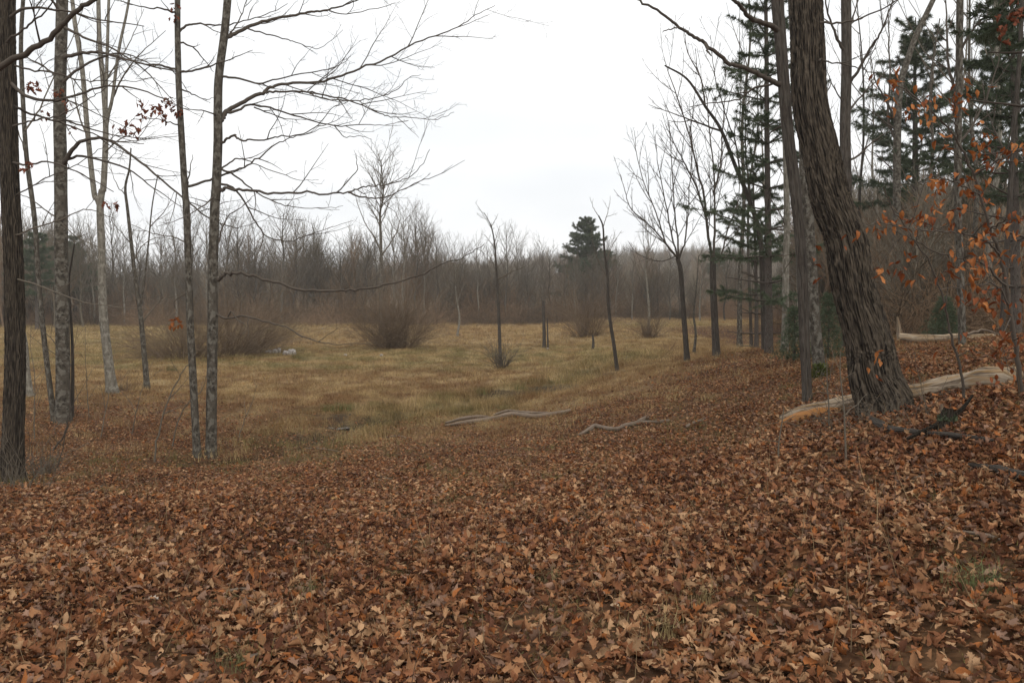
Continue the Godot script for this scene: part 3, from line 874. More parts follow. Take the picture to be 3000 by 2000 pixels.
	limb(o, [Vector3(-3.701, 5.390, -15.200), Vector3(-3.472, 5.265, -15.100), Vector3(-2.902, 5.186, -15.000), Vector3(-2.474, 5.203, -14.900), Vector3(-2.051, 5.325, -14.800), Vector3(-1.822, 5.511, -14.700), Vector3(-1.596, 5.537, -14.600)], 0.016, 0.004, TWIGGY, mats.limb)
	limb(o, [Vector3(-5.259, 5.074, -15.400), Vector3(-5.066, 5.138, -15.500), Vector3(-4.955, 5.246, -15.600), Vector3(-4.558, 5.226, -15.700), Vector3(-4.012, 5.064, -15.800), Vector3(-3.371, 4.928, -15.900), Vector3(-2.895, 4.978, -16.000), Vector3(-2.472, 4.985, -16.100), Vector3(-2.013, 5.094, -16.200)], 0.028, 0.004, TWIGGY, mats.limb)
	limb(o, [Vector3(-4.828, 5.209, -15.600), Vector3(-4.617, 5.150, -15.800), Vector3(-4.326, 5.079, -16.000), Vector3(-4.025, 5.108, -16.200), Vector3(-3.716, 5.137, -16.400)], 0.016, 0.004, TWIGGY, mats.limb)
	limb(o, [Vector3(-3.386, 4.928, -15.900), Vector3(-3.179, 4.708, -15.800), Vector3(-2.871, 4.702, -15.700), Vector3(-2.625, 4.612, -15.600)], 0.012, 0.004, SPARSE, mats.limb)
	limb(o, [Vector3(-5.361, 4.471, -15.300), Vector3(-5.220, 4.560, -15.262), Vector3(-5.067, 4.622, -15.223), Vector3(-5.022, 4.551, -15.185), Vector3(-4.904, 4.516, -15.146), Vector3(-4.753, 4.503, -15.108), Vector3(-4.410, 4.509, -15.069), Vector3(-4.233, 4.556, -15.031), Vector3(-3.893, 4.562, -14.992), Vector3(-3.609, 4.663, -14.954), Vector3(-3.379, 4.843, -14.915), Vector3(-3.205, 5.023, -14.877), Vector3(-2.979, 5.175, -14.838), Vector3(-2.752, 5.511, -14.800)], 0.026, 0.004, SPARSE, mats.limb, "branch", 4, 0.008, 0.3)
	limb(o, [Vector3(-5.369, 4.013, -15.300), Vector3(-5.139, 4.213, -15.417), Vector3(-5.007, 4.233, -15.533), Vector3(-4.817, 4.153, -15.650), Vector3(-4.335, 3.986, -15.767), Vector3(-4.048, 3.903, -15.883), Vector3(-3.726, 3.920, -16.000)], 0.018, 0.004, TWIGGY, mats.limb)
	limb(o, [Vector3(-5.369, 4.007, -15.300), Vector3(-5.184, 3.941, -15.371), Vector3(-4.985, 3.783, -15.443), Vector3(-4.783, 3.624, -15.514), Vector3(-4.407, 3.434, -15.586), Vector3(-4.141, 3.371, -15.657), Vector3(-3.582, 3.351, -15.729), Vector3(-3.221, 3.402, -15.800)], 0.022, 0.004, TWIGGY, mats.limb)
	limb(o, [Vector3(-5.396, 3.601, -15.300), Vector3(-5.310, 3.648, -15.275), Vector3(-5.232, 3.659, -15.250), Vector3(-4.860, 3.627, -15.225), Vector3(-4.463, 3.561, -15.200), Vector3(-3.843, 3.574, -15.175), Vector3(-3.447, 3.549, -15.150), Vector3(-2.997, 3.567, -15.125), Vector3(-2.714, 3.666, -15.100), Vector3(-2.433, 3.682, -15.075), Vector3(-2.042, 3.755, -15.050), Vector3(-1.707, 3.942, -15.025), Vector3(-1.483, 4.319, -15.000)], 0.034, 0.005, SPARSE, mats.limb, "branch", 5, 0.012, 0.35)
	limb(o, [Vector3(-2.979, 3.564, -15.100), Vector3(-2.762, 3.481, -15.050), Vector3(-2.478, 3.447, -15.000), Vector3(-2.168, 3.496, -14.950), Vector3(-1.749, 3.693, -14.900), Vector3(-1.307, 3.848, -14.850), Vector3(-0.840, 4.095, -14.800)], 0.020, 0.004, SPARSE, mats.limb)
	limb(o, [Vector3(-3.200, 3.556, -15.100), Vector3(-2.830, 3.921, -15.067), Vector3(-2.814, 4.107, -15.033), Vector3(-2.815, 4.238, -15.000)], 0.013, 0.004, SPARSE, mats.limb)
	limb(o, [Vector3(-5.388, 3.747, -15.300), Vector3(-5.194, 3.703, -15.388), Vector3(-5.032, 3.506, -15.475), Vector3(-4.862, 3.152, -15.562), Vector3(-4.640, 2.817, -15.650), Vector3(-4.237, 2.725, -15.738), Vector3(-3.960, 2.830, -15.825), Vector3(-3.578, 2.970, -15.912), Vector3(-3.059, 3.145, -16.000)], 0.024, 0.004, SPARSE, mats.limb)
	limb(o, [Vector3(-5.500, 1.963, -15.300), Vector3(-5.323, 2.057, -15.215), Vector3(-5.141, 2.102, -15.131), Vector3(-4.796, 2.076, -15.046), Vector3(-4.306, 1.932, -14.962), Vector3(-3.719, 1.789, -14.877), Vector3(-3.066, 1.772, -14.792), Vector3(-2.668, 1.802, -14.708), Vector3(-2.282, 1.878, -14.623), Vector3(-1.747, 2.014, -14.538), Vector3(-1.431, 2.133, -14.454), Vector3(-1.180, 2.251, -14.369), Vector3(-0.812, 2.367, -14.285), Vector3(-0.478, 2.570, -14.200)], 0.036, 0.006, [lvl(0.5, 0.3, 50, 0.5, 0.3, 4, 4, 0.02, 0.15, 0.01, 0.004, 0.3), lvl(3.0, 0.2, 45, 0.25, 0.3, 3, 3, 0.02, 0.15, 0.004, 0.002)], mats.limb, "branch", 5, 0.014)
	limb(o, [Vector3(-5.551, 1.359, -15.300), Vector3(-5.263, 1.272, -15.188), Vector3(-4.889, 1.315, -15.075), Vector3(-4.317, 1.174, -14.963), Vector3(-4.050, 1.115, -14.850), Vector3(-3.772, 0.963, -14.738), Vector3(-3.312, 0.843, -14.625), Vector3(-3.041, 0.826, -14.513), Vector3(-2.346, 0.870, -14.400)], 0.022, 0.004, [lvl(1.4, 0.15, 45, 0.5, 0.3, 4, 4, 0.0, 0.2, 0.010, 0.004, 0.2), lvl(3.0, 0.2, 45, 0.22, 0.3, 3, 3, 0.0, 0.2, 0.004, 0.002)], mats.limb)
	limb(o, [Vector3(-5.139, 1.302, -14.900), Vector3(-5.049, 1.405, -14.825), Vector3(-4.940, 1.290, -14.750), Vector3(-4.731, 1.121, -14.675), Vector3(-4.786, 0.999, -14.600)], 0.014, 0.006, [], mats.limb)
	limb(o, [Vector3(-5.439, 2.646, -15.300), Vector3(-5.419, 3.169, -15.733), Vector3(-5.225, 3.465, -16.167), Vector3(-5.100, 3.774, -16.600)], 0.018, 0.004, TWIGGY, mats.limb)
	limb(o, [Vector3(-5.447, 3.564, -15.300), Vector3(-5.581, 3.338, -15.067), Vector3(-5.888, 3.079, -14.833), Vector3(-6.259, 2.903, -14.600)], 0.018, 0.004, TWIGGY, mats.limb)
	limb(o, [Vector3(-5.398, 4.990, -15.300), Vector3(-5.513, 4.993, -14.967), Vector3(-5.695, 4.956, -14.633), Vector3(-6.010, 5.026, -14.300)], 0.018, 0.004, TWIGGY, mats.limb)
	limb(o, [Vector3(-5.279, 6.325, -15.300), Vector3(-5.162, 6.708, -15.633), Vector3(-5.101, 7.142, -15.967), Vector3(-5.116, 7.672, -16.300)], 0.02, 0.005, TWIGGY, mats.limb)
	# bare wands leaning beside the pair
	o = thing("leaning_sapling", "thin bare sapling leaning in front of the two mottled trunks", "sapling", Vector3(-6.403, -1.281, -14.600))
	limb(o, [Vector3(-6.403, -1.321, -14.600), Vector3(-6.348, -0.814, -14.660), Vector3(-6.181, -0.194, -14.720), Vector3(-5.962, 0.271, -14.780), Vector3(-5.832, 0.502, -14.840), Vector3(-5.710, 0.695, -14.900)], 0.020, 0.006, SPARSE, mats.twig, "stem")
	o = thing("leaning_sapling", "low bare sapling bent towards the thicker mottled trunk", "sapling", Vector3(-6.838, -1.280, -16.450))
	limb(o, [Vector3(-6.569, -1.205, -15.800), Vector3(-6.452, -0.671, -15.850), Vector3(-6.212, -0.296, -15.900), Vector3(-6.042, -0.157, -15.950), Vector3(-5.918, 0.246, -16.000)], 0.016, 0.005, SPARSE, mats.twig, "stem")
	o = thing("bent_sapling", "bare arching sapling in front of the thick grey trunk", "sapling", Vector3(-8.968, -1.279, -15.950))
	limb(o, [Vector3(-8.716, -1.251, -15.500), Vector3(-8.413, -0.856, -15.417), Vector3(-8.273, -0.351, -15.333), Vector3(-8.253, 0.228, -15.250), Vector3(-8.395, 0.719, -15.167), Vector3(-8.656, 1.163, -15.083), Vector3(-8.765, 1.245, -15.000)], 0.018, 0.005, SPARSE, mats.limb, "stem")
	for e in [["thin bare sapling between the furrowed trunk and the slender one", Vector3(-9.758, -1.233, -16.700), 2.6, 0.12], ["whip like sapling right of the thick grey trunk", Vector3(-9.804, -1.120, -19.000), 2.2, -0.2], ["spindly sapling before the pale forked tree", Vector3(-8.500, -1.263, -16.850), 2.0, 0.25], ["twiggy sapling left of the leaning sapling", Vector3(-8.039, -1.240, -17.250), 1.7, 0.1], ["low twiggy sapling right of the two mottled trunks", Vector3(-5.557, -1.206, -16.550), 1.2, 0.3], ["bare sapling close behind the brush clump", Vector3(-7.834, -1.273, -14.050), 1.6, 0.35]]:
		o = thing("understory_sapling", e[0], "sapling", e[1])
		limb(o, Array(grow(o.position - Vector3(0, 0.05, 0), Vector3(e[3], 1, 0).normalized(), e[2], 7, 0.02, 0.08)), 0.013, 0.003, TWIGGY, mats.twig, "stem", 3, 0.004, 0.2)
	o = thing("pale_tree", "short pale slanting trunk between the furrowed trunk and the slender one", "tree", Vector3(-14.141, -1.135, -24.050))
	put(trunk_mesh([Vector3(-13.819, -1.139, -23.500), Vector3(-13.897, -0.389, -23.500), Vector3(-13.925, 0.360, -23.500), Vector3(-14.091, 1.477, -23.500), Vector3(-14.225, 3.206, -23.500)], 0.10, 0.06, 8, 6, o.position, 0.3), "trunk", mats.pale_bark, o)


func hang(parent: Node3D, at: Vector3, count: int, m: Material, size: float, meshes: Array, loose := 0.035) -> void:
	# dead leaves that hang from a twig end
	for i in (count + 1 if meshes == oak_leaf else count):
		var l := MeshInstance3D.new()
		l.name = "leaf"
		l.mesh = meshes[rng.randi() % meshes.size()]
		l.material_override = m
		var b := Basis.from_euler(Vector3(rng.randf_range(0.3, 1.5), rng.randf() * TAU, rng.randf_range(-0.5, 0.5)))
		var off := Vector3(rng.randfn(), rng.randfn(), rng.randfn()) * loose
		parent.add_child(l, true)
		l.transform = Transform3D(b.scaled(Vector3.ONE * size * rng.randf_range(0.75, 1.15)), at + off - parent.position)


func build_right_trees() -> void:
	var o := thing("leaning_tree", "huge dark furrowed trunk leaning left over the broken log", "tree", Vector3(3.998, 0.400, -8.750))
	put(trunk_mesh([Vector3(4.041, 0.316, -8.800), Vector3(4.033, 0.495, -8.873), Vector3(3.965, 0.748, -8.945), Vector3(3.922, 1.124, -9.018), Vector3(3.778, 1.696, -9.091), Vector3(3.690, 2.274, -9.164), Vector3(3.546, 2.737, -9.236), Vector3(3.457, 3.254, -9.309), Vector3(3.357, 3.776, -9.382), Vector3(3.343, 4.399, -9.455), Vector3(3.343, 5.004, -9.527), Vector3(3.340, 5.808, -9.600)], 0.255, 0.165, 120, 36, o.position, 0.36, 0.095), "trunk", mats.furrowed, o)
	limb(o, [Vector3(3.393, 4.229, -9.200), Vector3(3.464, 4.277, -9.300), Vector3(3.796, 4.229, -9.400), Vector3(4.094, 4.198, -9.500), Vector3(4.370, 4.103, -9.600)], 0.012, 0.004, SPARSE, mats.limb)
	limb(o, [Vector3(3.386, 4.643, -9.200), Vector3(3.615, 4.586, -9.000), Vector3(3.807, 4.619, -8.800), Vector3(3.985, 4.694, -8.600)], 0.014, 0.006, SPARSE, mats.limb)
	for c in [Vector3(3.965, 4.107, -9.200), Vector3(4.190, 3.923, -9.200), Vector3(4.150, 3.970, -9.200), Vector3(3.226, 2.167, -8.700), Vector3(3.174, 2.012, -8.700), Vector3(3.251, 1.829, -8.700), Vector3(3.478, 2.210, -8.600)]:
		hang(o, c, 2, mats.hanging[2], 0.95, beech_leaf)
	# the lichened trunk close behind it, with its dead limbs to the left
	o = thing("lichened_tree", "lichened grey trunk behind the huge leaning one, bare dead limbs to the left", "tree", Vector3(3.966, 0.201, -11.000))
	put(trunk_mesh([Vector3(4.009, 0.140, -11.100), Vector3(3.990, 0.657, -11.137), Vector3(3.979, 1.010, -11.175), Vector3(3.924, 2.190, -11.213), Vector3(3.833, 3.132, -11.250), Vector3(3.724, 4.014, -11.287), Vector3(3.637, 5.069, -11.325), Vector3(3.593, 5.659, -11.363), Vector3(3.531, 6.597, -11.400)], 0.062, 0.085, 16, 10, o.position, 0.3), "trunk", mats.dark_bark, o)
	limb(o, [Vector3(3.661, 4.540, -11.300), Vector3(3.533, 4.544, -11.250), Vector3(3.318, 4.617, -11.200), Vector3(3.087, 4.707, -11.150), Vector3(2.852, 4.773, -11.100), Vector3(2.555, 4.979, -11.050), Vector3(2.365, 5.081, -11.000), Vector3(2.189, 5.161, -10.950), Vector3(1.945, 5.328, -10.900), Vector3(1.637, 5.476, -10.850), Vector3(1.365, 5.623, -10.800)], 0.040, 0.012, [], mats.limb, "dead_branch", 5, 0.008)
	limb(o, [Vector3(2.190, 5.139, -10.900), Vector3(2.069, 5.095, -10.800), Vector3(1.928, 5.030, -10.700)], 0.012, 0.006, [], mats.limb, "dead_branch")
	limb(o, [Vector3(2.538, 4.969, -11.000), Vector3(2.550, 4.855, -10.900), Vector3(2.572, 4.753, -10.800)], 0.022, 0.008, [], mats.limb, "dead_branch")
	limb(o, [Vector3(3.603, 5.234, -11.300), Vector3(3.442, 5.282, -11.200), Vector3(3.278, 5.283, -11.100), Vector3(3.099, 5.317, -11.000), Vector3(2.990, 5.394, -10.900), Vector3(2.861, 5.458, -10.800), Vector3(2.738, 5.586, -10.700)], 0.042, 0.02, [], mats.limb, "dead_branch", 5, 0.008)
	limb(o, [Vector3(3.673, 4.540, -11.300), Vector3(3.587, 4.554, -11.400), Vector3(3.296, 4.497, -11.500), Vector3(3.157, 4.391, -11.600), Vector3(2.819, 4.373, -11.700), Vector3(2.524, 4.336, -11.800)], 0.022, 0.005, SPARSE, mats.limb, "branch")
	limb(o, [Vector3(3.771, 3.958, -11.300), Vector3(3.704, 3.998, -11.550), Vector3(3.601, 3.910, -11.800)], 0.02, 0.008, SPARSE, mats.limb, "branch")
	limb(o, [Vector3(3.899, 2.365, -11.200), Vector3(3.869, 2.145, -11.500), Vector3(3.818, 1.911, -11.800)], 0.012, 0.004, SPARSE, mats.twig, "branch")
	o = thing("mossy_foot_tree", "grey trunk with yellow moss round its foot, beside the lichened one", "tree", Vector3(5.142, 0.313, -13.700))
	put(trunk_mesh([Vector3(5.214, 0.236, -13.850), Vector3(5.206, 0.568, -13.944), Vector3(5.136, 1.453, -14.037), Vector3(5.109, 2.344, -14.131), Vector3(5.040, 3.537, -14.225), Vector3(5.011, 4.514, -14.319), Vector3(4.901, 5.867, -14.412), Vector3(4.857, 6.783, -14.506), Vector3(4.795, 7.925, -14.600)], 0.098, 0.085, 16, 8, o.position, 0.4), "trunk", mats.grey_bark, o)
	var ms := MB.new()
	for i in 260:
		var a := rng.randf() * TAU
		var h := rng.randf() * 0.25
		var p := Vector3(cos(a), 0, sin(a)) * (0.165 - h * 0.25) + Vector3(0, h - 0.03, 0)
		ms.tri(p, p + Vector3(rng.randfn() * 0.02, 0.05, rng.randfn() * 0.02) + Vector3(cos(a), 0, sin(a)) * 0.03, p + Vector3(-sin(a), 0, cos(a)) * 0.03)
	put(ms, "moss", mats.moss, o).set_meta("kind", "stuff")
	limb(o, [Vector3(4.988, 4.270, -14.200), Vector3(5.289, 4.902, -14.400), Vector3(5.582, 5.399, -14.600)], 0.03, 0.008, TWIGGY, mats.limb)
	# ascending pair at the field edge
	var UP3 := [lvl(2.8, 0.08, 34, 0.0, 0.45, 6, 4, 0.07, 0.06, 0.014, 0.005, 0.0, 0.36), lvl(4.2, 0.10, 38, 0.0, 0.4, 4, 3, 0.05, 0.09, 0.008, 0.004, 0.0, 0.36), lvl(6.5, 0.15, 38, 0.0, 0.3, 2, 3, 0.04, 0.12, 0.005, 0.003, 0.0, 0.42)]
	o = thing("vase_shaped_tree", "bare vase shaped tree fanning left against the sky, at the field edge", "tree", Vector3(5.153, -0.216, -24.200))
	put(trunk_mesh([Vector3(5.166, -0.294, -24.200), Vector3(5.121, 0.323, -24.200), Vector3(5.034, 1.321, -24.200), Vector3(4.946, 2.442, -24.200), Vector3(4.840, 2.848, -24.200)], 0.085, 0.06, 12, 8, o.position, 0.5), "trunk", mats.dark_bark, o)
	limb(o, [Vector3(4.853, 2.823, -24.200), Vector3(4.730, 2.940, -24.033), Vector3(4.240, 3.481, -23.867), Vector3(3.809, 3.864, -23.700), Vector3(3.384, 4.192, -23.533), Vector3(3.185, 4.660, -23.367), Vector3(3.025, 5.120, -23.200)], 0.030, 0.007, UP3, mats.limb)
	limb(o, [Vector3(4.866, 2.823, -24.200), Vector3(4.536, 3.265, -24.367), Vector3(4.408, 3.790, -24.533), Vector3(4.199, 4.449, -24.700), Vector3(3.961, 5.115, -24.867), Vector3(3.745, 6.048, -25.033), Vector3(3.712, 6.729, -25.200)], 0.030, 0.007, UP3, mats.limb)
	limb(o, [Vector3(4.866, 2.823, -24.200), Vector3(4.707, 3.244, -24.060), Vector3(4.509, 3.985, -23.920), Vector3(4.338, 4.714, -23.780), Vector3(4.158, 5.433, -23.640), Vector3(4.040, 6.261, -23.500)], 0.032, 0.007, UP3, mats.limb)
	limb(o, [Vector3(4.891, 2.823, -24.200), Vector3(4.866, 3.520, -24.360), Vector3(4.786, 4.428, -24.520), Vector3(4.769, 5.345, -24.680), Vector3(4.727, 6.270, -24.840), Vector3(4.725, 6.946, -25.000)], 0.032, 0.007, UP3, mats.limb)
	limb(o, [Vector3(4.891, 2.823, -24.200), Vector3(5.056, 3.352, -24.160), Vector3(5.115, 4.131, -24.120), Vector3(5.150, 4.854, -24.080), Vector3(5.206, 5.871, -24.040), Vector3(5.126, 6.608, -24.000)], 0.030, 0.007, UP3, mats.limb)
	limb(o, [Vector3(4.801, 2.899, -24.200), Vector3(4.310, 2.728, -23.800), Vector3(3.744, 2.831, -23.400), Vector3(3.194, 3.051, -23.000)], 0.018, 0.005, UP3, mats.limb)
	o = thing("forked_tree", "taller dark forked tree right of the vase shaped one, broad bare crown", "tree", Vector3(5.699, 0.005, -22.900))
	put(trunk_mesh([Vector3(5.837, -0.107, -23.400), Vector3(5.822, 0.092, -23.400), Vector3(5.730, 1.577, -23.400), Vector3(5.697, 2.217, -23.400), Vector3(5.690, 2.807, -23.400)], 0.11, 0.08, 14, 8, o.position, 0.6), "trunk", mats.dark_bark, o)
	limb(o, [Vector3(5.678, 2.758, -23.400), Vector3(5.520, 3.537, -23.343), Vector3(5.397, 4.504, -23.286), Vector3(5.181, 5.221, -23.229), Vector3(4.965, 6.076, -23.171), Vector3(4.691, 6.900, -23.114), Vector3(4.370, 7.717, -23.057), Vector3(4.175, 8.292, -23.000)], 0.046, 0.008, UP3, mats.limb)
	limb(o, [Vector3(5.691, 2.758, -23.400), Vector3(5.768, 3.460, -23.600), Vector3(5.819, 4.320, -23.800), Vector3(5.831, 5.342, -24.000), Vector3(5.739, 6.525, -24.200), Vector3(5.673, 7.572, -24.400), Vector3(5.427, 8.505, -24.600)], 0.042, 0.008, UP3, mats.limb)
	limb(o, [Vector3(5.691, 2.758, -23.400), Vector3(5.917, 2.813, -23.520), Vector3(6.185, 3.710, -23.640), Vector3(6.457, 4.365, -23.760), Vector3(6.555, 5.100, -23.880), Vector3(6.728, 5.864, -24.000)], 0.030, 0.007, UP3, mats.limb)
	limb(o, [Vector3(5.433, 3.913, -23.200), Vector3(5.111, 4.732, -23.000), Vector3(4.701, 5.415, -22.800), Vector3(4.358, 5.966, -22.600), Vector3(4.138, 6.621, -22.400)], 0.035, 0.006, UP3, mats.limb)
	limb(o, [Vector3(5.741, 4.691, -23.600), Vector3(5.955, 5.450, -23.750), Vector3(6.042, 6.464, -23.900), Vector3(6.130, 7.486, -24.050), Vector3(6.195, 8.393, -24.200)], 0.035, 0.006, UP3, mats.limb)
	o = thing("slanting_tree", "bare tree slanting left across the pine from its foot", "tree", Vector3(6.122, 0.256, -19.900))
	put(trunk_mesh([Vector3(6.615, 0.077, -21.500), Vector3(6.575, 0.809, -21.444), Vector3(6.494, 2.052, -21.389), Vector3(6.404, 3.214, -21.333), Vector3(6.094, 4.165, -21.278), Vector3(5.722, 4.986, -21.222), Vector3(5.307, 5.941, -21.167), Vector3(4.900, 6.495, -21.111), Vector3(4.419, 7.165, -21.056), Vector3(3.835, 7.495, -21.000)], 0.085, 0.02, 10, 6, o.position, 0.3), "trunk", mats.dark_bark, o)
	limb(o, [Vector3(5.846, 4.777, -21.300), Vector3(5.670, 5.567, -21.100), Vector3(5.276, 6.500, -20.900), Vector3(4.999, 7.304, -20.700), Vector3(4.855, 8.088, -20.500)], 0.026, 0.006, UP3, mats.limb)
	limb(o, [Vector3(6.134, 4.112, -21.300), Vector3(6.059, 5.082, -21.475), Vector3(6.059, 6.230, -21.650), Vector3(6.126, 7.390, -21.825), Vector3(5.991, 8.338, -22.000)], 0.028, 0.006, UP3, mats.limb)
	limb(o, [Vector3(5.360, 5.893, -21.200), Vector3(4.634, 6.077, -20.933), Vector3(4.034, 6.211, -20.667), Vector3(3.341, 6.383, -20.400)], 0.03, 0.006, UP3, mats.limb)
	limb(o, [Vector3(4.910, 6.516, -21.200), Vector3(4.821, 7.260, -21.333), Vector3(4.509, 7.955, -21.467), Vector3(4.418, 8.657, -21.600)], 0.026, 0.006, UP3, mats.limb)
	o = thing("tall_pine", "tall thin pine with layered limbs left of the huge leaning trunk", "pine tree", Vector3(6.325, 0.278, -20.250))
	pine(o, [Vector3(6.399, 0.195, -20.450), Vector3(6.368, 1.493, -20.450), Vector3(6.332, 3.147, -20.450), Vector3(6.260, 5.762, -20.450), Vector3(6.217, 7.863, -20.450), Vector3(6.160, 9.529, -20.450), Vector3(6.124, 11.181, -20.450)], 0.105, 0.16, 2.0, 0.12, 0.75, mats.needle)
	o = thing("low_pine", "young pine whose dark boughs hang beside the forked tree", "pine tree", Vector3(11.346, -0.614, -38.150))
	pine(o, [Vector3(7.585, 0.038, -25.500), Vector3(7.564, 1.467, -25.500), Vector3(7.518, 2.808, -25.500), Vector3(7.441, 4.408, -25.500), Vector3(7.395, 5.734, -25.500)], 0.07, 0.34, 1.75, 0.13, 0.9, mats.needle)
	# dark straight trunks beyond the leaning one
	o = thing("dark_forked_tree", "straight dark trunk seen right of the huge leaning one, limbs rising steeply", "tree", Vector3(7.270, 0.571, -17.750))
	var q := o.position
	put(trunk_mesh([q, q + Vector3(-0.02, 1.5, 0)] + [Vector3(7.289, 2.830, -18.000), Vector3(7.257, 3.957, -18.000), Vector3(7.202, 5.263, -18.000), Vector3(7.203, 6.652, -18.000), Vector3(7.165, 8.031, -18.000), Vector3(7.118, 9.489, -18.000)], 0.13, 0.10, 12, 8, o.position, 0.3), "trunk", mats.dark_bark, o)
	limb(o, [Vector3(7.220, 6.237, -18.000), Vector3(7.373, 6.470, -17.840), Vector3(7.573, 6.907, -17.680), Vector3(7.680, 7.145, -17.520), Vector3(7.798, 7.537, -17.360), Vector3(7.873, 8.094, -17.200)], 0.04, 0.01, UP3, mats.limb)
	limb(o, [Vector3(7.272, 4.612, -18.000), Vector3(7.586, 4.778, -18.150), Vector3(7.883, 5.041, -18.300), Vector3(8.184, 5.260, -18.450), Vector3(8.492, 5.386, -18.600)], 0.03, 0.006, UP3, mats.limb)
	limb(o, [Vector3(7.232, 5.635, -18.000), Vector3(7.535, 5.961, -18.200), Vector3(7.993, 6.387, -18.400), Vector3(8.364, 6.726, -18.600)], 0.03, 0.006, UP3, mats.limb)
	limb(o, [Vector3(7.169, 6.929, -18.000), Vector3(6.879, 7.234, -17.800), Vector3(6.608, 7.709, -17.600), Vector3(6.451, 8.170, -17.400)], 0.04, 0.008, UP3, mats.limb)
	limb(o, [Vector3(7.190, 7.297, -18.000), Vector3(7.444, 7.765, -18.300), Vector3(7.699, 8.434, -18.600)], 0.035, 0.008, UP3, mats.limb)
	limb(o, [Vector3(7.191, 5.820, -18.000), Vector3(6.815, 6.114, -17.700), Vector3(6.539, 6.395, -17.400)], 0.02, 0.006, UP3, mats.limb)
	o = thing("bending_tree", "pale grey trunk that bends right as it rises, in the wood on the right", "tree", Vector3(19.466, -0.151, -41.550))
	put(trunk_mesh([Vector3(14.060, 0.144, -30.000), Vector3(13.998, 1.444, -30.000), Vector3(13.961, 3.021, -30.000), Vector3(13.933, 4.904, -30.000), Vector3(13.884, 7.706, -30.000), Vector3(13.942, 9.251, -30.000), Vector3(14.229, 10.328, -30.000), Vector3(14.491, 11.095, -30.000), Vector3(15.052, 12.318, -30.000), Vector3(15.727, 13.840, -30.000)], 0.17, 0.08, 12, 8, o.position, 0.4), "trunk", mats.grey_bark, o)
	limb(o, [Vector3(13.846, 8.015, -30.000), Vector3(13.207, 8.861, -29.667), Vector3(12.739, 9.382, -29.333), Vector3(12.424, 10.186, -29.000)], 0.05, 0.01, UP3, mats.limb)
	limb(o, [Vector3(13.895, 7.241, -30.000), Vector3(13.642, 8.225, -30.250), Vector3(13.802, 9.692, -30.500), Vector3(13.824, 11.646, -30.750), Vector3(13.883, 12.675, -31.000)], 0.06, 0.01, UP3, mats.limb)
	limb(o, [Vector3(13.869, 7.706, -30.000), Vector3(13.216, 8.170, -30.000), Vector3(12.580, 8.634, -30.000)], 0.03, 0.008, UP3, mats.limb)
	limb(o, [Vector3(13.905, 6.152, -30.000), Vector3(13.247, 6.775, -30.000), Vector3(12.691, 7.085, -30.000)], 0.03, 0.008, UP3, mats.limb)
	limb(o, [Vector3(13.942, 9.251, -30.000), Vector3(14.805, 8.884, -30.400), Vector3(15.465, 9.613, -30.800)], 0.03, 0.008, UP3, mats.limb)
	o = thing("crowned_pine", "pine with a full needled top behind the bending grey trunk", "pine tree", Vector3(19.928, -0.073, -40.700))
	pine(o, [Vector3(15.673, 0.080, -32.000), Vector3(15.600, 3.116, -32.000), Vector3(15.568, 5.124, -32.000), Vector3(15.495, 8.113, -32.000), Vector3(15.423, 10.418, -32.000), Vector3(15.408, 12.381, -32.000)], 0.20, 0.42, 2.7, 0.19, 0.85, mats.needle, true, 1.8)
	o = thing("dark_straight_tree", "tall straight dark trunk behind the copper leaved beech", "tree", Vector3(6.821, 0.799, -12.450))
	put(trunk_mesh([Vector3(7.405, 0.687, -13.500), Vector3(7.376, 1.245, -13.500), Vector3(7.320, 2.240, -13.500), Vector3(7.258, 3.227, -13.500), Vector3(7.235, 4.348, -13.500), Vector3(7.221, 5.389, -13.500), Vector3(7.207, 6.423, -13.500), Vector3(7.185, 7.517, -13.500)], 0.058, 0.052, 12, 8, o.position, 0.4), "trunk", mats.grey_bark, o)
	limb(o, [Vector3(7.230, 5.597, -13.500), Vector3(7.365, 5.956, -13.333), Vector3(7.607, 6.170, -13.167), Vector3(7.772, 6.377, -13.000)], 0.025, 0.006, UP3, mats.limb)
	limb(o, [Vector3(7.229, 4.835, -13.500), Vector3(7.175, 5.455, -13.733), Vector3(7.241, 6.234, -13.967), Vector3(7.325, 6.890, -14.200)], 0.03, 0.008, UP3, mats.limb)
	limb(o, [Vector3(7.241, 4.138, -13.500), Vector3(7.592, 4.523, -13.667), Vector3(7.955, 5.199, -13.833), Vector3(8.177, 5.888, -14.000)], 0.025, 0.006, UP3, mats.limb)
	var b2 := Vector3.ZERO
	o = thing("broad_pine", "broad dark green pine at the edge of the wood on the right", "pine tree", Vector3(7.413, 0.965, -12.100))
	pine(o, [Vector3(10.129, 0.642, -16.500), Vector3(10.069, 2.035, -16.500), Vector3(10.005, 3.589, -16.500), Vector3(9.933, 5.384, -16.500), Vector3(9.851, 6.991, -16.500), Vector3(9.771, 8.499, -16.500)], 0.11, 0.34, 1.95, 0.14, 1.1, mats.needle)
	o = thing("edge_pine", "tall dark green pine filling the sky behind the copper leaves", "pine tree", Vector3(18.039, 0.299, -30.900))
	b2 = o.position
	pine(o, [b2, b2 + Vector3(0.05, 3, 0), b2 + Vector3(0.1, 6, 0), b2 + Vector3(0, 9.5, 0), b2 + Vector3(0, 12.5, 0)], 0.15, 0.3, 2.3, 0.16, 0.95, mats.needle)
	o = thing("shading_pine", "pine at the edge of the picture whose boughs reach in from the right", "pine tree", Vector3(5.992, 0.941, -8.950))
	b2 = o.position
	pine(o, [b2, b2 + Vector3(0.05, 2.5, 0), b2 + Vector3(0.1, 5, 0), b2 + Vector3(0, 8, 0), b2 + Vector3(0, 10.5, 0)], 0.14, 0.3, 1.9, 0.14, 1.0, mats.needle)
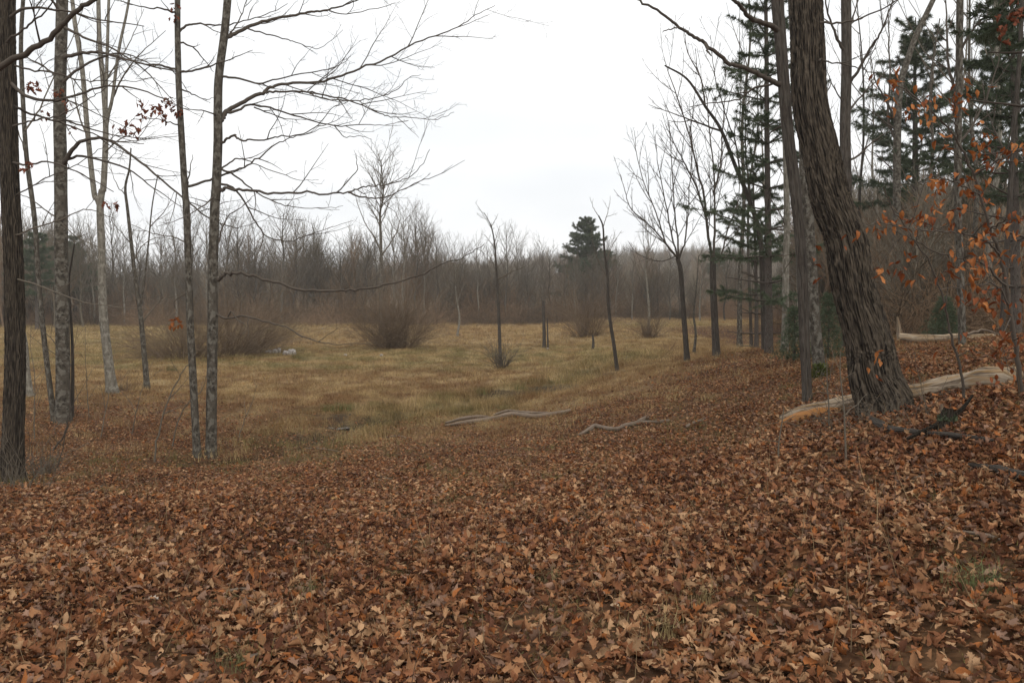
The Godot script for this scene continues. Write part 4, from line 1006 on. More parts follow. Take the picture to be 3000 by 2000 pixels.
	o = thing("edge_trunk_tree", "thin dark trunk at the right edge of the wood", "tree", Vector3(7.049, 0.912, -11.850))
	put(trunk_mesh([Vector3(8.924, 0.681, -15.000), Vector3(8.947, 1.522, -15.000), Vector3(8.995, 3.095, -15.000), Vector3(9.042, 4.653, -15.000), Vector3(9.112, 6.194, -15.000), Vector3(9.120, 7.720, -15.000)], 0.05, 0.035, 8, 6, o.position, 0.3), "trunk", mats.dark_bark, o)
	limb(o, [Vector3(9.024, 3.954, -15.000), Vector3(8.912, 4.452, -15.167), Vector3(8.753, 5.037, -15.333), Vector3(8.709, 5.712, -15.500)], 0.02, 0.005, UP3, mats.limb)
	o = thing("snapped_snag", "wide dark snapped trunk deep in the wood on the right", "dead tree", Vector3(19.040, -0.088, -39.050))
	put(trunk_mesh([Vector3(12.680, 0.338, -26.000), Vector3(12.666, 0.915, -26.000), Vector3(12.667, 1.464, -26.000), Vector3(12.670, 1.903, -26.000)], 0.20, 0.15, 12, 6, o.position, 0.4), "trunk", mats.dark_bark, o)
	o = thing("pale_lichened_tree", "pale lichened trunk between the tall pine and the lichened tree", "tree", Vector3(7.134, 0.352, -21.500))
	put(trunk_mesh([Vector3(6.471, 0.405, -19.500), Vector3(6.474, 1.498, -19.500), Vector3(6.466, 2.626, -19.500), Vector3(6.473, 3.442, -19.500), Vector3(6.430, 4.761, -19.500), Vector3(6.340, 6.573, -19.500), Vector3(6.267, 8.567, -19.500), Vector3(6.184, 9.950, -19.500)], 0.085, 0.05, 10, 8, o.position, 0.4), "trunk", mats.pale_bark, o)
	limb(o, [Vector3(6.447, 4.356, -19.500), Vector3(6.793, 4.921, -19.850), Vector3(7.219, 5.607, -20.200)], 0.025, 0.006, UP3, mats.limb)
	limb(o, [Vector3(6.454, 3.340, -19.500), Vector3(6.100, 3.820, -19.250), Vector3(5.767, 4.088, -19.000)], 0.02, 0.005, UP3, mats.limb)
	# grown trees that fill the wood behind
	var kinds := [["grey", mats.grey_bark], ["dark", mats.dark_bark], ["pale", mats.pale_bark]]
	var spots := [[1700, 790, 30.0], [1728, 785, 34.0], [1830, 780, 30.0], [1868, 775, 36.0], [1990, 770, 34.0], [2025, 765, 40.0], [2140, 765, 28.0], [2160, 770, 36.0], [2185, 760, 30.0], [2240, 770, 26.0], [2262, 775, 34.0], [2285, 770, 22.0], [2320, 770, 30.0], [2346, 770, 24.0], [2080, 765, 45.0], [2222, 768, 40.0], [1920, 770, 42.0], [1770, 775, 44.0]]
	var between := ["left of the young pine", "just left of the tall pine", "behind the lichened trees", "behind the mossy footed trunk", "right of the leaning trunk", "beside the bending trunk", "right of the crowned pine", "behind the second fallen log", "left of the tall straight dark trunk", "right of the tall straight dark trunk", "behind the copper leaves", "near the broad pine", "left of the broad pine", "at the far right edge", "behind the crowned pine", "deep behind the straight dark trunk", "far behind the leaning trunk", "far behind the tall pine"]
	for i in spots.size():
		var s: Array = spots[i]
		var k: Array = kinds[i % 3]
		var px: float = (s[0] - 1176.0) / 1892.8
		var b := on_ground(px * s[2], -s[2], -0.05)
		var t := thing("wood_tree", "%s bare trunk in the wood %s" % [k[0], between[i]], "tree", b, "bare trees in the wood on the right")
		var hh := rng.randf_range(10.0, 14.5)
		bare_tree(t, lean(b, hh, rng.randfn() * 0.5, 0.10), rng.randf_range(0.06, 0.12), 0.02, upright_levels(hh, 0.42, 44, 0.55, 0.5), k[1], mats.twig)


func build_field_trees() -> void:
	# single trees that stand out in the field
	var o := thing("tall_field_tree", "tall slim bare tree in the middle field with a rounded open top", "tree", Vector3(-10.322, -1.202, -64.850))
	var b := o.position
	bare_tree(o, [b, b + Vector3(0, 3, 0), b + Vector3(0.05, 7, 0), b + Vector3(0, 9.6, 0), b + Vector3(0.25, 11, 0), b + Vector3(0.1, 13.8, 0)], 0.17, 0.03, [lvl(5.5, 0.60, 40, 4.8, 0.5, 6, 4, 0.07, 0.07, 0.04, 0.012), lvl(2.8, 0.12, 35, 0.0, 0.4, 4, 3, 0.06, 0.1, 0.022, 0.008, 0.0, 0.42), lvl(5.0, 0.2, 38, 0.0, 0.3, 2, 3, 0.05, 0.12, 0.010, 0.006, 0.0, 0.5)], mats.grey_bark, mats.twig, 8, 0.2)
	limb(o, [Vector3(-10.405, 5.402, -65.700), Vector3(-10.885, 6.592, -65.525), Vector3(-11.534, 7.603, -65.350), Vector3(-12.105, 9.117, -65.175), Vector3(-12.401, 10.450, -65.000)], 0.07, 0.015, SPARSE, mats.twig)
	limb(o, [Vector3(-10.408, 5.126, -65.700), Vector3(-9.724, 6.097, -65.800), Vector3(-9.142, 7.138, -65.900), Vector3(-8.872, 8.180, -66.000)], 0.07, 0.015, SPARSE, mats.twig)
	o = thing("slim_field_tree", "slim dark tree rising out of the small open shrub in mid field", "tree", Vector3(-0.470, -1.138, -34.100))
	bare_tree(o, [Vector3(-0.470, -1.213, -34.100), Vector3(-0.523, 0.342, -34.100), Vector3(-0.576, 1.782, -34.100), Vector3(-0.647, 2.858, -34.100), Vector3(-0.717, 3.930, -34.100), Vector3(-0.860, 4.644, -34.100), Vector3(-1.146, 5.213, -34.100)], 0.075, 0.012, [lvl(4.2, 0.36, 42, 1.35, 0.45, 5, 4, 0.05, 0.12, 0.018, 0.006), lvl(5.0, 0.15, 42, 0.0, 0.3, 3, 3, 0.04, 0.14, 0.010, 0.004, 0.0, 0.42), lvl(5.0, 0.2, 42, 0.0, 0.3, 2, 3, 0.04, 0.14, 0.006, 0.003, 0.0, 0.45)], mats.dark_bark, mats.twig, 8, 0.2)
	limb(o, [Vector3(-0.593, 2.499, -34.100), Vector3(-0.322, 2.603, -33.975), Vector3(-0.018, 2.777, -33.850), Vector3(0.284, 2.879, -33.725), Vector3(0.513, 2.980, -33.600)], 0.032, 0.010, SPARSE, mats.twig)
	o = thing("dead_snag", "dead broken off post of a tree in mid field, with a thinner twin", "dead tree", Vector3(1.784, -1.091, -45.550))
	put(trunk_mesh([Vector3(1.802, -1.218, -46.000), Vector3(1.800, -0.341, -46.000), Vector3(1.774, 0.632, -46.000), Vector3(1.748, 1.603, -46.000)], 0.105, 0.085, 10, 6, o.position, 0.3), "trunk", mats.dark_bark, o)
	put(trunk_mesh([Vector3(2.012, -1.133, -45.800), Vector3(1.986, -0.333, -45.800), Vector3(1.960, 0.636, -45.800)], 0.05, 0.035, 8, 5, o.position, 0.2), "stub", mats.dark_bark, o)
	o = thing("crooked_tree", "crooked dark leaning tree with a sparse forked top in mid field", "tree", Vector3(3.334, -0.638, -26.000))
	put(trunk_mesh([Vector3(3.361, -0.720, -26.100), Vector3(3.231, 0.222, -26.100), Vector3(3.117, 0.913, -26.100), Vector3(3.044, 1.601, -26.100), Vector3(3.026, 2.288, -26.100), Vector3(2.911, 3.247, -26.100), Vector3(2.866, 3.930, -26.100), Vector3(2.727, 4.270, -26.100)], 0.065, 0.02, 10, 7, o.position, 0.3), "trunk", mats.dark_bark, o)
	limb(o, [Vector3(2.866, 3.861, -26.100), Vector3(2.972, 4.212, -26.200), Vector3(3.091, 4.633, -26.300), Vector3(3.129, 4.920, -26.400)], 0.016, 0.005, SPARSE, mats.twig)
	limb(o, [Vector3(2.768, 4.202, -26.100), Vector3(2.574, 4.458, -25.950), Vector3(2.422, 4.818, -25.800)], 0.014, 0.005, SPARSE, mats.twig)
	limb(o, [Vector3(3.026, 2.288, -26.100), Vector3(2.724, 2.832, -26.000), Vector3(2.533, 3.370, -25.900), Vector3(2.467, 3.903, -25.800)], 0.018, 0.005, SPARSE, mats.twig)
	limb(o, [Vector3(2.968, 2.837, -26.100), Vector3(3.215, 3.401, -26.350), Vector3(3.522, 3.835, -26.600)], 0.016, 0.005, SPARSE, mats.twig)
	o = thing("white_footed_tree", "small bare tree with a white foot near the far field edge", "tree", Vector3(-4.141, -1.094, -62.150))
	b = o.position
	bare_tree(o, lean(b, 6.8, -0.1, 0.08), 0.085, 0.015, upright_levels(7.0, 0.28, 40, 1.0, 0.6), mats.pale_bark, mats.twig)
	o = thing("white_stemmed_tree", "white stemmed small tree behind the vase shaped tree, in the far clearing", "tree", Vector3(9.037, -0.700, -54.600))
	b = o.position
	bare_tree(o, lean(b, 7.5, -0.2, 0.1), 0.10, 0.015, upright_levels(7.5, 0.25, 30, 0.9, 0.6), mats.pale_bark, mats.twig)
	o = thing("round_crowned_tree", "round crowned bare tree on the far field edge, left of mid field", "tree", Vector3(-25.185, -1.037, -89.750))
	b = o.position
	bare_tree(o, lean(b, 12.0, 0.3, 0.15), 0.19, 0.03, upright_levels(12.0, 0.22, 42, 1.5, 1.0), mats.grey_bark, mats.twig)
	o = thing("far_pine", "dense dark green pine standing above the far wood", "pine tree", on_ground(10.4, -116.0, -0.1))
	b = o.position
	pine(o, [b, b + Vector3(0, 5, 0), b + Vector3(0, 10, 0), b + Vector3(0.1, 13.8, 0)], 0.22, 0.25, 4.4, 0.32, 0.8, mats.needle, false, 1.9)
	o = thing("low_far_pine", "small dark pine top showing over the far ridge line", "pine tree", on_ground(37.0, -150.0, -0.1))
	b = o.position
	pine(o, [b, b + Vector3(0, 5, 0), b + Vector3(0, 9, 0), b + Vector3(0.1, 11.8, 0)], 0.2, 0.5, 3.0, 0.42, 0.5, mats.needle, false)
	o = thing("shaded_pine", "dark pine behind the slender trunk at the far left of the field", "pine tree", on_ground(-45.0, -78.0, -0.1))
	b = o.position
	pine(o, [b, b + Vector3(0, 4, 0), b + Vector3(0, 7, 0), b + Vector3(0.1, 9.6, 0)], 0.17, 0.3, 3.0, 0.32, 0.5, mats.needle, false)
	o = thing("bushy_pine", "bushy dark pine seen between the thick grey trunk and the pale forked one", "pine tree", on_ground(-53.0, -100.0, -0.1))
	b = o.position
	pine(o, [b, b + Vector3(0, 4, 0), b + Vector3(0, 7, 0), b + Vector3(0.1, 10.4, 0)], 0.18, 0.35, 3.2, 0.36, 0.5, mats.needle, false)


func build_far_woods() -> void:
	# six habits of bare tree for the far edge, then copies of them
	var first := []
	var shape := [[11.5, 50.0, 1.55, 0.22, 0], [13.0, 42.0, 1.4, 0.28, 1], [9.5, 54.0, 1.5, 0.18, 0], [12.0, 34.0, 1.3, 0.30, 1], [14.0, 46.0, 1.6, 0.26, 0], [10.5, 44.0, 1.65, 0.22, 2]]
	for i in 6:
		var s: Array = shape[i]
		var o := Node3D.new()
		bare_tree(o, lean(Vector3.ZERO, s[0], rng.randfn() * 0.4, 0.12), s[0] * 0.012, 0.025, upright_levels(s[0], s[3], s[1], s[2], 1.0), [mats.grey_bark, mats.pale_bark, mats.dark_bark][s[4]], [mats.twig, mats.twig, mats.twig][s[4]], 6, 0.3)
		first.append(o)
	var looks := ["broad crowned grey", "tall pale stemmed", "short spreading grey", "narrow pale", "full crowned grey", "twiggy dark"]
	# far edge: across the frame from left to right, in pixels of a 2352 wide picture and metres ahead
	var row := [[-90, 105, 0, 1.0], [-30, 98, 4, 0.95], [20, 110, 1, 1.05], [85, 100, 5, 1.1], [170, 104, 0, 1.0], [215, 96, 3, 0.95], [262, 108, 4, 1.0], [285, 94, 1, 0.8], [325, 99, 5, 1.0], [372, 106, 0, 1.0], [405, 92, 3, 0.9], [440, 103, 4, 0.98], [475, 97, 1, 0.95], [520, 104, 4, 1.0], [548, 93, 5, 1.1], [585, 101, 0, 1.0], [622, 108, 2, 1.0], [680, 98, 5, 1.15], [705, 104, 0, 0.95], [745, 112, 2, 0.85], [778, 106, 2, 0.9], [805, 116, 0, 0.75], [838, 99, 5, 0.98], [862, 107, 0, 1.0], [905, 100, 3, 1.05], [925, 94, 1, 1.0], [958, 98, 4, 0.92], [975, 104, 3, 1.1], [1005, 96, 5, 0.95], [1030, 110, 0, 0.9], [1062, 103, 2, 1.0], [1098, 98, 3, 0.85], [1128, 106, 5, 0.95], [1165, 99, 4, 0.86], [1185, 107, 1, 0.92], [1212, 104, 2, 1.0], [1245, 112, 3, 0.95], [1262, 100, 5, 0.9], [1298, 108, 0, 0.8], [1320, 101, 3, 0.7], [1362, 105, 2, 0.9], [1398, 100, 5, 1.0], [1415, 108, 1, 0.75], [1452, 99, 3, 0.65], [1510, 104, 5, 0.75], [1538, 96, 2, 0.8], [1560, 103, 0, 0.7], [1608, 92, 1, 0.7], [1665, 88, 5, 0.85], [1690, 96, 0, 0.8], [1725, 84, 3, 0.8]]
	var near := ["furrowed trunk", "thick grey trunk", "pale forked tree", "thin forked tree", "two mottled trunks", "round crowned tree", "tall slim field tree", "white footed tree", "slim field tree", "dead snag", "crooked tree", "vase shaped tree", "forked tree", "tall pine"]
	var near_px := [25, 143, 232, 315, 470, 645, 875, 1050, 1145, 1250, 1400, 1560, 1640, 1765]
	var said := {}
	for i in row.size():
		var r: Array = row[i]
		var x: float = (r[0] - 1176.0) / 1892.8 * r[1]
		var j := 0
		for k in near_px.size():
			if absf(near_px[k] - r[0]) < absf(near_px[j] - r[0]):
				j = k
		var side := "left of" if r[0] < near_px[j] - 12 else ("right of" if r[0] > near_px[j] + 12 else "straight behind")
		var text := "%s bare tree, far field edge, %s the %s" % [looks[r[2]], side, near[j]]
		if said.has(text):
			text = ("higher " if r[3] > said[text] else "lower ") + text
		said[text] = r[3]
		dup(first[r[2]], "edge_tree", text, "tree", on_ground(x, -r[1], -0.1), rng.randf() * TAU, r[3] * 1.02 * (1.0 - 0.10 * ss(1000.0, 1200.0, r[0])), "bare trees along the far field edge")
	# the wood behind them and on the hill reads as one mass
	var woods := Node3D.new()
	woods.name = "distant_woods"
	add_child(woods)
	woods.set_meta("kind", "stuff")
	woods.set_meta("label", "mass of bare grey brown woods behind the field edge and over the hill")
	woods.set_meta("category", "woods")
	var proto := []
	for i in 3:
		var mb := MB.new()
		var hh: float = [11.0, 12.5, 9.5][i]
		var p := smooth(lean(Vector3.ZERO, hh, rng.randfn() * 0.5, 0.15), 2, Vector3.ZERO)
		mb.tube(p, taper(p.size(), 0.15, 0.03), 5)
		sprout(mb, p, 0.12, 0.03, [lvl(2.5, 0.14, [42, 34, 46][i], hh * 0.56, 0.7, 4, 3, 0.13, 0.07, 0.055, 0.018), lvl(2.4, 0.12, 34, 0.0, 0.4, 3, 3, 0.09, 0.09, 0.020, 0.010, 0.0, 0.42), lvl(4.2, 0.15, 36, 0.0, 0.3, 2, 3, 0.07, 0.1, 0.011, 0.007, 0.0, 0.5)], 0)
		proto.append(mb.mesh())
	var places := [[], [], []]
	for i in 4300:
		var t := rng.randf()
		var hill := i > 620
		var d := sqrt(lerpf(170.0 * 170.0, 445.0 * 445.0, t)) if hill else (104.0 + 70.0 * t * t)
		var x := rng.randf_range(-0.72, 0.72) * d
		if x > 4.0 and x < 16.0 and d < 108.0:
			continue
		var s := rng.randf_range(0.5, 0.92) * (1.0 + 0.5 * noise.get_noise_2d(x * 0.05, d * 0.02))
		if hill:
			s = rng.randf_range(0.55, 0.95)
		s *= 1.0 - 0.30 * ss(-0.12, 0.02, x / d) * (1.0 - ss(150.0, 260.0, d))
		places[rng.randi() % 3].append(Transform3D(Basis.from_euler(Vector3(0, rng.randf() * TAU, 0)).scaled(Vector3.ONE * s), on_ground(x, -d, -0.2)))
	for i in 1300:
		# the wood on the right, up to the field edge, and the one that closes the field on the left
		var right := i < 1120
		var d := (rng.randf_range(46, 104) if i < 330 else rng.randf_range(25, 60)) if right else rng.randf_range(86, 112)
		var x := d * rng.randf_range(0.32 if d > 46.0 else 0.40, 0.85) + 2.0 if right else -d * rng.randf_range(0.52, 0.95)
		var s := rng.randf_range(0.6, 1.0)
		if right:
			s = clampf((0.105 * d + 1.6 - gh(x, d)) / 11.5, 0.2, 1.0) * rng.randf_range(0.7, 1.25)
		places[rng.randi() % 3].append(Transform3D(Basis.from_euler(Vector3(0, rng.randf() * TAU, 0)).scaled(Vector3.ONE * s), on_ground(x, -d, -0.2)))
	for k in 3:
		var tints := PackedColorArray()
		for q in places[k]:
			var w := rng.randf()
			var c := Color(0.11, 0.092, 0.066).lerp(Color(0.31, 0.265, 0.20), w * w) if rng.randf() < 0.8 else Color(0.21, 0.142, 0.090)
			tints.append(c)
		scatter("bare_woods", proto[k], mats.hill_tree, places[k], tints, woods)
	# brown brush that closes the foot of the wood
	var brush := Node3D.new()
	brush.name = "brush_thicket"
	add_child(brush)
	brush.set_meta("kind", "stuff")
	brush.set_meta("label", "band of reddish brown bare brush along the foot of the far woods")
	brush.set_meta("category", "brush")
	var bl := [lvl(2.4, 0.2, 38, 0.0, 0.4, 3, 3, 0.03, 0.16, 0.012, 0.007, 0.0, 0.42), lvl(3.0, 0.2, 40, 0.0, 0.3, 1, 3, 0.02, 0.16, 0.008, 0.006, 0.0, 0.45)]
	var bm := [shrub_mesh(55, 2.6, 1.15, 0.014, bl, 0.06, 0.3).mesh(), shrub_mesh(45, 2.1, 1.25, 0.013, bl, 0.07, 0.35).mesh()]
	var bp := [[], [], []]
	for i in 900:
		var d := rng.randf_range(93, 120) - 9.0 * maxf(0.0, rng.randfn() * 0.6)
		var x := rng.randf_range(-0.8, 0.36) * d
		if noise.get_noise_2d(x * 0.11, d * 0.09) < -0.22:
			continue
		if x > 8.0 and x < 24.0 and d < 104.0:
			d += 12.0
		bp[i % 2].append(Transform3D(Basis.from_euler(Vector3(0, rng.randf() * TAU, 0)).scaled(Vector3(1.25, (1.35 + 1.7 * noise.get_noise_2d(x * 0.09 + 20.0, d * 0.05)) * rng.randf_range(0.6, 1.3), 1.25)), on_ground(x, -d, -0.1)))
	for i in 640:
		var d := rng.randf_range(19, 85)
		var x := d * rng.randf_range(0.36, 0.85) + 1.5
		if x / d < 0.47 and d < 46.0 or x / d < 0.42 and d < 60.0:
			continue
		bp[i % 2].append(Transform3D(Basis.from_euler(Vector3(0, rng.randf() * TAU, 0)).scaled(Vector3(1.1, rng.randf_range(0.5, 1.4), 1.1)), on_ground(x, -d, -0.1)))
	for k in 2:
		var tints := PackedColorArray()
		for q in bp[k]:
			var w := clampf(0.5 + 1.6 * noise.get_noise_2d(q.origin.x * 0.09, q.origin.z * 0.09 + 50.0) + 0.3 * rng.randfn(), 0.0, 1.0)
			tints.append(Color(0.080, 0.060, 0.040).lerp(Color(0.27, 0.175, 0.105), w))
		scatter("brown_brush", bm[k], mats.tinted_brush, bp[k], tints, brush)


func build_shrubs() -> void:
	var fine := [lvl(2.6, 0.15, 35, 0.0, 0.4, 3, 3, 0.02, 0.13, 0.006, 0.0035, 0.0, 0.4), lvl(4.0, 0.2, 38, 0.0, 0.3, 2, 3, 0.02, 0.14, 0.004, 0.0028, 0.0, 0.45)]
	var o := thing("rounded_shrub", "large rounded brown shrub in the field behind the two mottled trunks", "shrub", Vector3(-14.932, -1.057, -39.950))
	put(shrub_mesh(470, 3.7, 1.05, 0.014, fine, 0.06, 0.6), "stems", mats.brush, o)
	o = thing("field_shrub", "spreading twiggy shrub at the foot of the tall slim field tree", "shrub", Vector3(-6.633, -1.133, -46.250))
	put(shrub_mesh(260, 3.8, 0.9, 0.014, fine, 0.045, 0.22), "stems", mats.brush, o)
	var open := [lvl(2.0, 0.2, 30, 0.0, 0.4, 3, 3, 0.02, 0.1, 0.006, 0.003, 0.0, 0.35)]
	o = thing("open_shrub", "small open shrub of arching stems round the slim field tree", "shrub", Vector3(-0.420, -1.107, -33.050))
	put(shrub_mesh(80, 1.8, 1.0, 0.012, open, 0.04, 0.07), "stems", mats.twig, o)
	o = thing("many_stemmed_shrub", "many stemmed dark shrub between the dead snag and the crooked tree", "shrub", Vector3(4.945, -0.835, -55.000))
	put(shrub_mesh(120, 3.6, 0.9, 0.018, fine, 0.03, 0.16), "stems", mats.brush, o)
	o = thing("clearing_shrub", "low round shrub round the white stemmed tree in the far clearing", "shrub", Vector3(8.749, -0.689, -51.700))
	put(shrub_mesh(110, 2.4, 0.95, 0.013, fine, 0.04, 0.2), "stems", mats.brush, o)
	o = thing("reddish_shrub", "wide reddish shrub between the forked tree and the tall pine", "shrub", on_ground(16.5, -50.0))
	put(shrub_mesh(150, 2.3, 1.3, 0.014, fine, 0.05, 0.4), "stems", mats.red_brush, o)
	o = thing("low_red_shrub", "low reddish tangle left of the vase shaped tree", "shrub", Vector3(7.168, -0.647, -36.700))
	put(shrub_mesh(60, 0.9, 1.2, 0.008, fine, 0.04, 0.4), "stems", mats.red_brush, o)
	o = thing("post_stub", "short broken stub standing between the snag and the crooked tree", "dead tree", Vector3(4.262, -0.959, -43.300))
	put(trunk_mesh([o.position, o.position + Vector3(0.02, 0.4, 0), o.position + Vector3(-0.02, 0.75, 0)], 0.07, 0.05, 8, 4, o.position, 0.3), "stump", mats.dark_bark, o)
	o = thing("thin_pole_tree", "thin bare pole beside the forked tree at the field edge", "tree", Vector3(6.340, -0.244, -28.650))
	bare_tree(o, lean(o.position, 3.4, 0.1, 0.05), 0.05, 0.012, SPARSE, mats.grey_bark, mats.twig)
	# clumps at the wood edge
	o = thing("brush_clump", "clump of dry upright stems at the foot of the furrowed trunk", "shrub", Vector3(-7.783, -1.290, -13.500))
	put(shrub_mesh(70, 0.85, 0.7, 0.006, open, 0.02, 0.3), "stems", mats.twig, o)
	o = thing("thorny_brush", "thin thorny brush in front of the furrowed trunk's base", "shrub", Vector3(-6.179, -0.768, -10.100))
	put(shrub_mesh(34, 1.25, 0.9, 0.005, open, 0.05, 0.25), "stems", mats.twig, o)
	o = thing("dry_stem_clump", "small dry stem clump beside the thin forked tree", "shrub", Vector3(-11.444, -1.072, -24.400))
	put(shrub_mesh(50, 0.6, 0.7, 0.006, open, 0.02, 0.3), "stems", mats.brush, o)
	o = thing("bramble", "tangle of thin brambles round the foot of the huge leaning trunk", "shrub", Vector3(3.506, 0.327, -8.150))
	put(shrub_mesh(44, 0.95, 1.5, 0.004, [lvl(3.0, 0.2, 45, 0.0, 0.4, 4, 3, 0.0, 0.2, 0.003, 0.0018, 0.0, 0.5)], 0.12, 0.35), "stems", mats.twig, o)
	o = thing("bramble", "sparse brambles right of the huge leaning trunk, before the pale log", "shrub", Vector3(3.908, 0.521, -7.550))
	put(shrub_mesh(26, 0.8, 1.5, 0.004, [lvl(3.0, 0.2, 45, 0.0, 0.4, 4, 3, 0.0, 0.2, 0.003, 0.0018, 0.0, 0.5)], 0.1, 0.5), "stems", mats.twig, o)
	for s in [["upright sapling growing before the broken log", Vector3(2.808, 0.210, -6.850), 1.0], ["whip thin sapling left of the broken log's end", Vector3(2.495, 0.096, -7.650), 0.55], ["thin bare sapling right of the broken log", Vector3(3.373, 0.242, -8.700), 0.8]]:
		o = thing("whip_sapling", s[0], "sapling", s[1])
		var p := grow(o.position - Vector3(0, 0.03, 0), Vector3(-0.03, 1, 0), s[2], 6, 0.05, 0.06)
		limb(o, Array(p), 0.011, 0.004, [lvl(5.0, 0.3, 50, 0.35, 0.4, 4, 3, 0.05, 0.2, 0.005, 0.002), lvl(6.0, 0.3, 45, 0.15, 0.3, 2, 3, 0.0, 0.2, 0.003, 0.0015)], mats.twig, "stem", 2, 0.0)
	# young evergreens
	for s in [["young dark green cedar left of the lichened trunk", Vector3(5.783, 0.336, -16.850), 1.05], ["wider dark green cedar between the lichened trees and the leaning trunk", Vector3(6.229, 0.419, -16.200), 1.25], ["small green cedar in front of the second fallen log", Vector3(8.606, 0.787, -16.400), 0.8]]:
		o = thing("young_cedar", s[0], "shrub", s[1])
		var mb := MB.new()
		var st := MB.new()
		var hh: float = s[2]
		st.tube(PackedVector3Array([Vector3(0, -0.05, 0), Vector3(0.01, hh * 0.5, 0), Vector3(0, hh, 0)]), PackedFloat32Array([0.025, 0.015, 0.004]), 6)
		for i in 900:
			var f := pow(rng.randf(), 1.25)
			var az := rng.randf() * TAU
			var rr := 0.40 * (1.0 - 0.8 * f) * sqrt(rng.randf()) * rng.randf_range(0.7, 1.3)
			needles(mb, Vector3(cos(az) * rr, 0.08 + f * hh, sin(az) * rr), Vector3(cos(az), 0.5, sin(az)).normalized(), 0.075)
		put(st, "trunk", mats.dark_bark, o)
		put(mb, "crown", mats.needle, o)


# ---------------------------------------------------------------- fallen wood

func log_mesh(p: Array, r: Array, sides: int, off: Vector3, rough: float) -> MB:
	var pts := smooth(p, 12, off, 0.0)
	var rad := PackedFloat32Array()
	for i in pts.size():
		var f := i / float(pts.size() - 1) * (r.size() - 1)
		var k := mini(int(f), r.size() - 2)
		rad.append(lerpf(r[k], r[k + 1], f - k))
	var mb := MB.new()
	# close both ends with a ragged point
	pts.insert(0, pts[0] + (pts[0] - pts[1]).normalized() * rad[0] * 0.5)
	rad.insert(0, rad[0] * 0.25)
	pts.append(pts[pts.size() - 1] + (pts[pts.size() - 1] - pts[pts.size() - 2]).normalized() * rad[rad.size() - 1] * 0.5)
	rad.append(rad[rad.size() - 1] * 0.25)
	mb.tube(pts, rad, sides)
	for k in mb.v.size():
		var around := mb.uv[k].x * TAU
		var w := mb.uv[k].y
		mb.v[k] += mb.n[k] * rough * (0.5 * noise.get_noise_3dv(mb.v[k] * Vector3(3, 3, 3) + off) + 0.9 * noise.get_noise_3d(cos(around) * 3.5, sin(around) * 3.5, w * 0.7 + off.x))
	return mb


